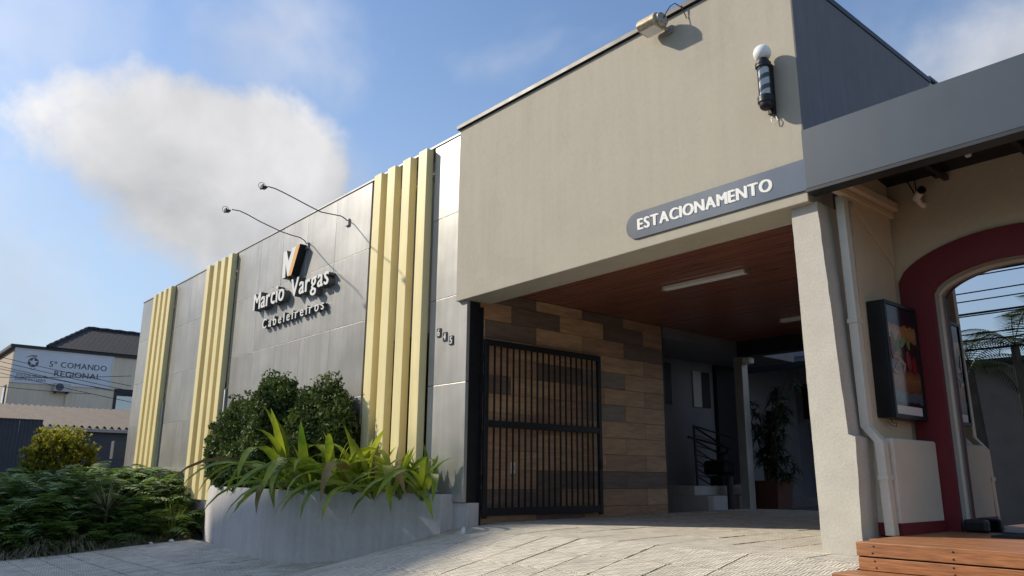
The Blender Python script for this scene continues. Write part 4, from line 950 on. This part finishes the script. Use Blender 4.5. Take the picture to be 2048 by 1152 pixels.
gm = [clump_mesh('grass_clump', 170, .95, .015, .8, L_GRASS) for _ in range(3)]
gs = []
y = -4.5
while y < -.5:
    for d in (0.08, .34):
        gs.append((-15.78-d+random.uniform(-.08, .06), y+random.uniform(-.08, .08)+d*.5))
    y += .26
for i, (x, y) in enumerate(gs):
    o = bpy.data.objects.new('grass_clump', gm[i % 3]); COL.objects.link(o); o.location = (x, y, bedz(x, y)-.01); o.rotation_euler = (0, 0, random.uniform(0, 6)); s = random.uniform(.7, 1.15)
    s *= .62 if y > -2.0 else .95
    o.scale = (s, s, s); tag(o, 'pale arching grass clump edging the planting bed by the pavement', 'grass', 'grass clumps along the bed edge')
tm = [clump_mesh('tall_grass', 110, .8, .009, .22, L_TALL) for _ in range(2)]
for i in range(17):
    x = -16.05-random.random()*3.4; y = -.75+random.uniform(-.25, .55)
    if i < 6: x = -16.0-.17*i; y = -.55+random.uniform(-.12, .12)
    o = bpy.data.objects.new('tall_grass', tm[i % 2]); COL.objects.link(o); o.location = (x, min(y, -.2), bedz(x, y)-.01); o.rotation_euler = (0, 0, random.uniform(0, 6)); s = random.uniform(.85, 1.2); o.scale = (s, s, s)
    tag(o, 'upright sunlit tall grass tuft between the gold slats and the planter', 'grass', 'tall grass tufts below the slats')
# spiky plant
sp = thing('spiky_plant', (-16.35, -1.75, .5), 'spiky narrow-leaved rosette standing out of the ground cover', 'plant')
O = np.repeat(np.array([[-16.35, -1.75, .78]]), 44, 0); a = RNG.uniform(0, 6.28, 44); e = RNG.uniform(.0, 1.45, 44)
V, F = strap_leaves(O, np.stack([np.cos(a)*np.cos(e), np.sin(a)*np.cos(e), np.sin(e)], 1), RNG.uniform(.6, .95, 44), .02, .1); fast_mesh('leaves', V, F, L_GRASS, sp)
MB().tube([(-16.35, -1.75, .3), (-16.35, -1.75, .8)], .03, 8).build('stem', BARK, sp)
rm = [clump_mesh('rosette_plant', 60, .55, .045, .5, leaf_mat('rosette_leaf', (.09, .15, .04), (.22, .30, .09), .5, .25, 2)) for _ in range(2)]
for i, (x, y, lab) in enumerate(((-16.6, -3.3, 'pale broad-bladed plant in the bed at the left edge of the picture'), (-16.9, -2.5, 'pale broad-bladed plant left of the spiky rosette'), (-17.3, -1.2, 'pale broad-bladed plant between the spiky rosette and the slats'), (-16.3, -1.05, 'small pale broad-bladed plant near the planter end'), (-18.2, -2.6, 'pale broad-bladed plant in front of the golden bush'), (-17.8, -3.6, 'pale broad-bladed plant at the back of the bed by the left edge'))):
    o = bpy.data.objects.new('rosette_plant', rm[i % 2]); COL.objects.link(o); o.location = (x, y, bedz(x, y)+.22); o.rotation_euler = (0, 0, i*1.3); q_ = .8+.07*i; o.scale = (q_, q_, q_)
    tag(o, lab, 'plant', 'broad-bladed plants in the bed')
# golden bush
gb = thing('golden_bush', (-22.0, -1.55, .9), 'round golden-leaved bush lit by the sun at its top', 'bush')
P = shrub_points([(-22.0, -1.55, 1.75, .88, .78, .85), (-22.0, -1.75, 2.05, .6, .5, .55), (-21.9, -1.15, 1.7, .5, .42, .6), (-22, -2.05, 1.6, .5, .42, .55)], 1500, .5)
V, F = rosettes(P, 11, .16, .032, .35, .35, 2); fast_mesh('crown', V, F, L_GOLD, gb)
tr = MB()
for i in range(4): tr.tube([(-22+random.uniform(-.1, .1), -1.55, .6), (-22+random.uniform(-.4, .4), -1.55+random.uniform(-.4, .4), 1.9)], [.04, .015], 6)
tr.build('trunk', BARK, gb)
# small litter
lt = MB(); p = on_y(924, 1047, -.3); z = gz(p.x, p.y)
lt.add([(p.x-.03, p.y, z+.0), (p.x+.035, p.y+.01, z), (p.x+.025, p.y+.035, z+.05), (p.x-.005, p.y+.03, z+.085), (p.x-.03, p.y+.03, z+.04), (p.x+.0, p.y-.01, z+.045)], [(0, 1, 5), (1, 2, 5), (2, 3, 5), (3, 4, 5), (4, 0, 5)])
tag(lt.build('paper_scrap', WHITE), 'crumpled white paper scrap beside the planter', 'litter')
for i, (x, y) in enumerate(((-15.6, -3.1), (-15.66, -1.1), (-15.62, -.75))):
    s = MB(); r_ = .03+.012*i; s.lathe([(r_*.8, 0), (r_, r_*.3), (r_*.6, r_*.75), (.0, r_*.9)], (x, y, gz(x, y)), 7); tag(s.build('pebble', WHITE), ['pale pebble on the slabs below the palest grass clumps', 'pale pebble at the bed edge two steps left of the planter', 'pale pebble beside the left end of the planter'][i], 'stone', 'pale pebbles along the bed')

# ------------------------------------------------------------------ neighbours on the left
sh = thing('shed', (-33, 1, -.7), 'low shed with a weathered corrugated roof beyond the bush', 'shed')
box('wall', (-38, -30.4, -.6, 9, -.75, 2.98), SLATE, sh)
b = MB(); ny = 420; y0, y1 = -3.2, 9.0; rows = [(-30.1, 3.04), (-35.2, 3.73), (-40.2, 4.40)]
for (x, z) in rows:
    for i in range(ny+1): yy = y0+(y1-y0)*i/ny; b.v.append((x+(.0 if x < -31 else .02*math.sin(yy*3)), yy, z+.06*math.sin(2*math.pi*yy/.24)))
for rws in range(2):
    for i in range(ny): k = rws*(ny+1)+i; b.f.append((k, k+1, k+ny+2, k+ny+1)); b.mi.append(0)
b.build('corrugated_roof', FIBRO, sh, True)
box('gutter_board', (-30.38, -30.2, -.6, 9, 2.90, 2.985), GREYP, sh)
fw_ = thing('corrugated_fence', (-29.5, -2, -.7), 'slate-grey corrugated sheet fence at the left edge', 'fence')
for i in range(8):
    y0 = -6.0+i*.66; s = MB(); nn = 22
    for z in (-.7, 3.17):
        for k in range(nn+1): yy = y0+.655*k/nn; s.v.append((-29.6+.02*math.sin(2*math.pi*yy/.11), yy, z))
    for k in range(nn): s.f.append((k, k+1, nn+1+k+1, nn+1+k)); s.mi.append(0)
    s.build('sheet', SLATE, fw_, True)
box('cap', (-29.64, -29.56, -6.0, -.72, 3.17, 3.2), SLATE, fw_)
mt_ = thing('meter_pipes', (-23, .3, .5), 'electric meter box and conduits at the far end of the salon', 'meter')
box('meter_box', (-24.6, -24.3, .2, .5, 1.9, 2.4), SLATE, mt_)
for dx in (0, .09): MB().tube([(-22.55, .1+dx, .4), (-22.55, .1+dx, 2.9), (-22.5, .12+dx, 3.05)], .03, 8).build('conduit', ALU, mt_, True)

nb = thing('police_building', (-50, 5, -.7), 'cream two-storey neighbour building with a dark hipped roof', 'building')
WX = -46.0
b = MB(); b.box(-58, WX, .36, 22, -.75, 7.70); b.build('wall', NBRW, nb)
box('street_face', (-58, WX-.001, .34, .358, -.75, 7.70), PALEW, nb)
box('eave', (-58.2, WX+.12, .16, 22.2, 7.702, 7.86), DARKM, nb)
rf = MB(); a0, a1 = 1.75, 22.2; xr, zr = -50.0, 9.75
rf.add([(WX+.25, a0, 7.87), (WX+.25, a1, 7.87), (xr, a1-2.5, zr), (xr, a0+2.6, zr), (-54.2, a0, 7.87), (-54.2, a1, 7.87)], [(0, 1, 2, 3), (0, 3, 4), (4, 3, 2, 5), (1, 5, 2), (0, 4, 5, 1)])
rfo = rf.build('roof', ROOFT, nb)
MB().tube([(xr, a0+2.6+i*.35, zr+.02+.03*(i % 2)) for i in range(48)], .11, 6).build('ridge_tiles', ROOFT, rfo); MB().tube([(WX+.25+(xr-WX-.25)*t, a0+2.6*t, 7.88+(zr-7.87)*t+.03*(int(t*16) % 2)) for t in fr(0, 1, 16)], .09, 6).build('hip_tiles', ROOFT, rfo)
f = box('window', (WX, WX+.03, 5.25, 7.2, 4.6, 5.98), DARKM, nb); box('pane', (WX+.031, WX+.04, 5.4, 6.2, 4.72, 5.6), GLASS, f); box('pane', (WX+.031, WX+.04, 6.28, 7.1, 4.72, 5.6), GLASS, f)
f = box('window', (-47.4, -46.6, .30, .339, 4.3, 5.85), DARKM, nb); box('pane', (-47.3, -46.7, .285, .299, 4.4, 5.75), GLASS, f)
MB().tube([(WX+.05, 2.95, -.5), (WX+.05, 2.95, 5.55)], .03, 6).build('condensate_pipe', NBRW, nb)
ps_ = thing('police_sign', (WX, 2.7, 5.9), 'large pale sign reading 5º COMANDO REGIONAL on the neighbour wall', 'sign')
PS = SIDE(WX+.06)
box('sheet', (WX+.005, WX+.06, .42, 4.95, 5.93, 7.64), SIGNW, ps_)
b = MB()
for d in ((.36, .42, 5.93, 7.70), (4.95, 5.02, 5.93, 7.70), (.42, 4.95, 7.64, 7.70)): b.box(WX+.004, WX+.085, *d)
b.build('frame', WHITE, ps_)
T2 = [SIGNT, SIGNT]
write('5º COMANDO', ps_, 1.98, 4.72, 6.87, .285, .004, PS, T2, .02, .09, .32)
write('REGIONAL', ps_, 2.26, 4.47, 6.40, .275, .004, PS, T2, .02, .09)
write('POLÍCIA MILITAR', ps_, .60, 1.93, 6.245, .135, .004, PS, T2, .012, .09, .3, each=False, name='small_print')
write('SANTA CATARINA', ps_, .56, 1.94, 6.06, .135, .004, PS, T2, .012, .09, .3, each=False, name='small_print')
em = MB().prism([(1.25+.245*math.cos(a), 7.01+.245*math.sin(a)) for a in [i*2*math.pi/28 for i in range(28)]], .004, .0005, PS).build('emblem_disc', SIGNT, ps_)
MB().prism([(1.25+(.235 if i % 2 == 0 else .095)*math.cos(math.pi/2+i*math.pi/5), 7.01+(.235 if i % 2 == 0 else .095)*math.sin(math.pi/2+i*math.pi/5)) for i in range(10)], .007, .0042, PS).build('star', SIGNW, em)
MB().prism([(.88, 7.22), (1.0, 7.32), (1.15, 7.385), (1.30, 7.40), (1.39, 7.37), (1.38, 7.28), (1.30, 7.27), (1.12, 7.30), (1.0, 7.26)], .004, .0005, PS).build('emblem_cap', SIGNR, ps_)
MB().prism([(1.1, 6.73), (1.25, 6.68), (1.42, 6.73), (1.38, 6.69), (1.25, 6.62), (1.13, 6.69)], .004, .0005, PS).build('emblem_ribbon', SIGNR, ps_)
ac = thing('air_conditioner', (WX, 2.67, 5.55), 'pale outdoor air conditioner unit under the police sign', 'air conditioner')
box('case', (WX+.08, WX+.42, 2.30, 3.05, 5.60, 6.03), ACW, ac, .02)
MB().prism([(2.54+.19*math.cos(a), 5.82+.19*math.sin(a)) for a in [i*2*math.pi/24 for i in range(24)]], .012, .0, SIDE(WX+.421)).build('fan_grille', SIGNT, ac)
for yy in (2.38, 2.93): box('bracket', (WX, WX+.4, yy, yy+.05, 5.50, 5.598), BLACKM, ac)
# utility cables crossing before the sign
ends = [((-30, 697), (262, 772)), ((-30, 706), (300, 790)), ((-30, 716), (300, 797)), ((-30, 722), (262, 786)), ((-30, 729), (300, 812)), ((-30, 745), (262, 752)), ((-30, 760), (180, 788))]
for k, (a, c_) in enumerate(ends):
    A = on_x(*a, -31.0); B = on_x(*c_, -26.5 if c_[0] > 200 else -30); s = MB(); pp = []
    A2 = A+(A-B)*1.2
    for i in range(17): t = i/16; p = A2.lerp(B, t); p.z -= .25*4*t*(1-t)*.6; pp.append(p)
    s.tube(pp, .009, 5); tag(s.build('utility_cable', CABLE, smooth=True), 'thin dark overhead cable crossing in front of the police sign', 'cable', 'overhead cables before the police sign')

# unseen tree, added so that its thin crown dapples the ramp
stt = thing('dapple_tree', (-23.9, -11.6, -.3), 'unseen thin-crowned tree added across the road to dapple the ramp', 'tree')
P = shrub_points([(-24.0, -11.6, 12.8, 1.5, 1.3, 2.0), (-23.0, -11.3, 11.3, 1.2, 1.1, 1.2), (-24.8, -11.6, 11.2, 1.3, 1.1, 1.6)], 1500, .85)
V, F = leaf_cloud(P, .24); fast_mesh('crown', V, F, L_BOX, stt)
MB().tube([(-23.9, -11.6, -.4), (-24.0, -11.6, 6), (-24.0, -11.6, 13)], [.28, .2, .05], 10).build('trunk', BARK, stt, True)
MB().tube([(-24.0, -11.6, 7), (-24.5, -11.6, 10), (-24.8, -11.6, 12)], [.12, .09, .03], 8).build('limb', BARK, stt, True)
MB().tube([(-24.0, -11.6, 8), (-23.4, -11.4, 10), (-23.0, -11.3, 12)], [.12, .09, .03], 8).build('limb', BARK, stt, True)
# ------------------------------------------------------------------ across the street, behind the viewer: what shades and is mirrored
APM = mat('shade_block_render', (.16, .16, .15), .85, var=.15)
ap = thing('shade_block', (-38, -18, -.4), 'unseen plain block added across the street to shade the planter and bed', 'building')  # unseen block, added to throw shade on bed, planter and left pavement
AH = 15.95; ax1 = -25.2  # roof height and right end shaped by where the shade should stop
box('wall', (-34, ax1, -24, -13.05, -.4, AH), APM, ap); box('parapet', (-33.999, ax1+.1, -24.1, -12.95, AH+.001, AH+.12), WHITE, ap)
box('wing', (-62, -34.001, -24, -13.05, -.4, AH-.95), APM, ap); box('wing_parapet', (-62.1, -34.0, -24.1, -12.95, AH-.949, AH-.83), WHITE, ap)  # wing made lower to let sun reach the golden bush
for fl_ in range(5):
    for k in range(9):
        x = -60+k*4.2; f = box('window', (x, x+1.6, -13.049, -12.99, 1.0+fl_*3.1, 2.4+fl_*3.1), WHITE, ap); box('pane', (x+.06, x+1.54, -12.989, -12.98, 1.06+fl_*3.1, 2.34+fl_*3.1), GLASS, f)
st = thing('brick_shop', (-4, -17, -.4), 'low brown shop across the street', 'building')
box('wall', (-11, 3, -22, -15.6, -.4, 4.6), mat('shop_render', (.30, .25, .21), .85), st); box('parapet', (-11.1, 3.1, -22.1, -15.5, 4.601, 4.8), DARKM, st)
for k in range(4): f = box('window', (-10+k*3.2, -8+k*3.2, -15.6, -15.55, .6, 3.0), DARKM, st); box('pane', (-9.94+k*3.2, -8.06+k*3.2, -15.549, -15.54, .66, 2.94), GLASS, f)
fm = None
def palm_frond():
    tv = []; tf = []; m = 26
    for i in range(m):
        t = (i+1)/m; x = 2.0*t; z = .55*math.sin(t*1.9)-.85*t*t; L = .55*math.sin(math.pi*(.12+.8*t))
        for s in (-1, 1): o = len(tv); tv += [(x-.02, 0, z), (x+.02, 0, z), (x+.25*L+.1, s*L, z-.45*L)]; tf.append((o, o+1, o+2))
    for i in range(10): t = i/10; t2 = (i+1)/10; o = len(tv); tv += [(2*t, -.015, .55*math.sin(t*1.9)-.85*t*t), (2*t, .015, .55*math.sin(t*1.9)-.85*t*t), (2*t2, .012, .55*math.sin(t2*1.9)-.85*t2*t2), (2*t2, -.012, .55*math.sin(t2*1.9)-.85*t2*t2)]; tf += [(o, o+1, o+2), (o, o+2, o+3)]
    me = bpy.data.meshes.new('frond'); me.from_pydata(tv, [], tf); me.materials.append(L_PALM); return me
fm = palm_frond()
for i, (x, y, h) in enumerate(((-6.4, -14.2, 4.9), (-5.2, -14.6, 5.3), (-7.6, -14.4, 4.6))):
    t = thing('palm_tree', (x, y, -.4), ['shorter palm tree across the street nearest the shop door', 'tallest palm tree across the street', 'shortest palm tree across the street'][i], 'tree', 'palm trees across the street')
    MB().tube([(x, y, -.4), (x+.1, y, h*.5), (x, y, h)], [.16, .12, .10], 10).build('trunk', BARK, t, True)
    for k in range(15): instance(fm, t, Matrix.Translation((0, 0, h+.4)) @ Matrix.Rotation(k*2.4+i, 4, 'Z') @ Matrix.Rotation(random.uniform(-.6, .5), 4, 'Y') @ Matrix.Scale(random.uniform(.7, 1.0), 4), 'frond')
for k, z in enumerate((3.9, 4.1, 4.25, 4.55, 4.62, 4.9, 5.0, 5.35, 5.45, 5.9, 6.4, 6.9)):
    yy = -7.6-.15*(k % 3); s = MB(); s.tube([(-40+i*2.2, yy, z+.25*((i/14-1)**2)) for i in range(29)], .013 if k % 4 else .022, 5); tag(s.build('street_cable', CABLE, smooth=True), 'overhead cable along the street behind the viewer', 'cable', 'overhead cables along the street')
for k, x in enumerate((-24.0, 12.0)):
    t = thing('utility_pole', (x, -7.7, -.3), ['concrete utility pole near the planting bed end of the street', 'concrete utility pole past the restaurant'][k], 'pole', 'utility poles')
    MB().tube([(x, -7.7, -.4), (x, -7.7, 8.5)], [.16, .10], 12).build('shaft', GREYP, t, True); box('cross_arm', (x-.05, x+.05, -8.4, -7.0, 6.85, 6.97), WMID, t)
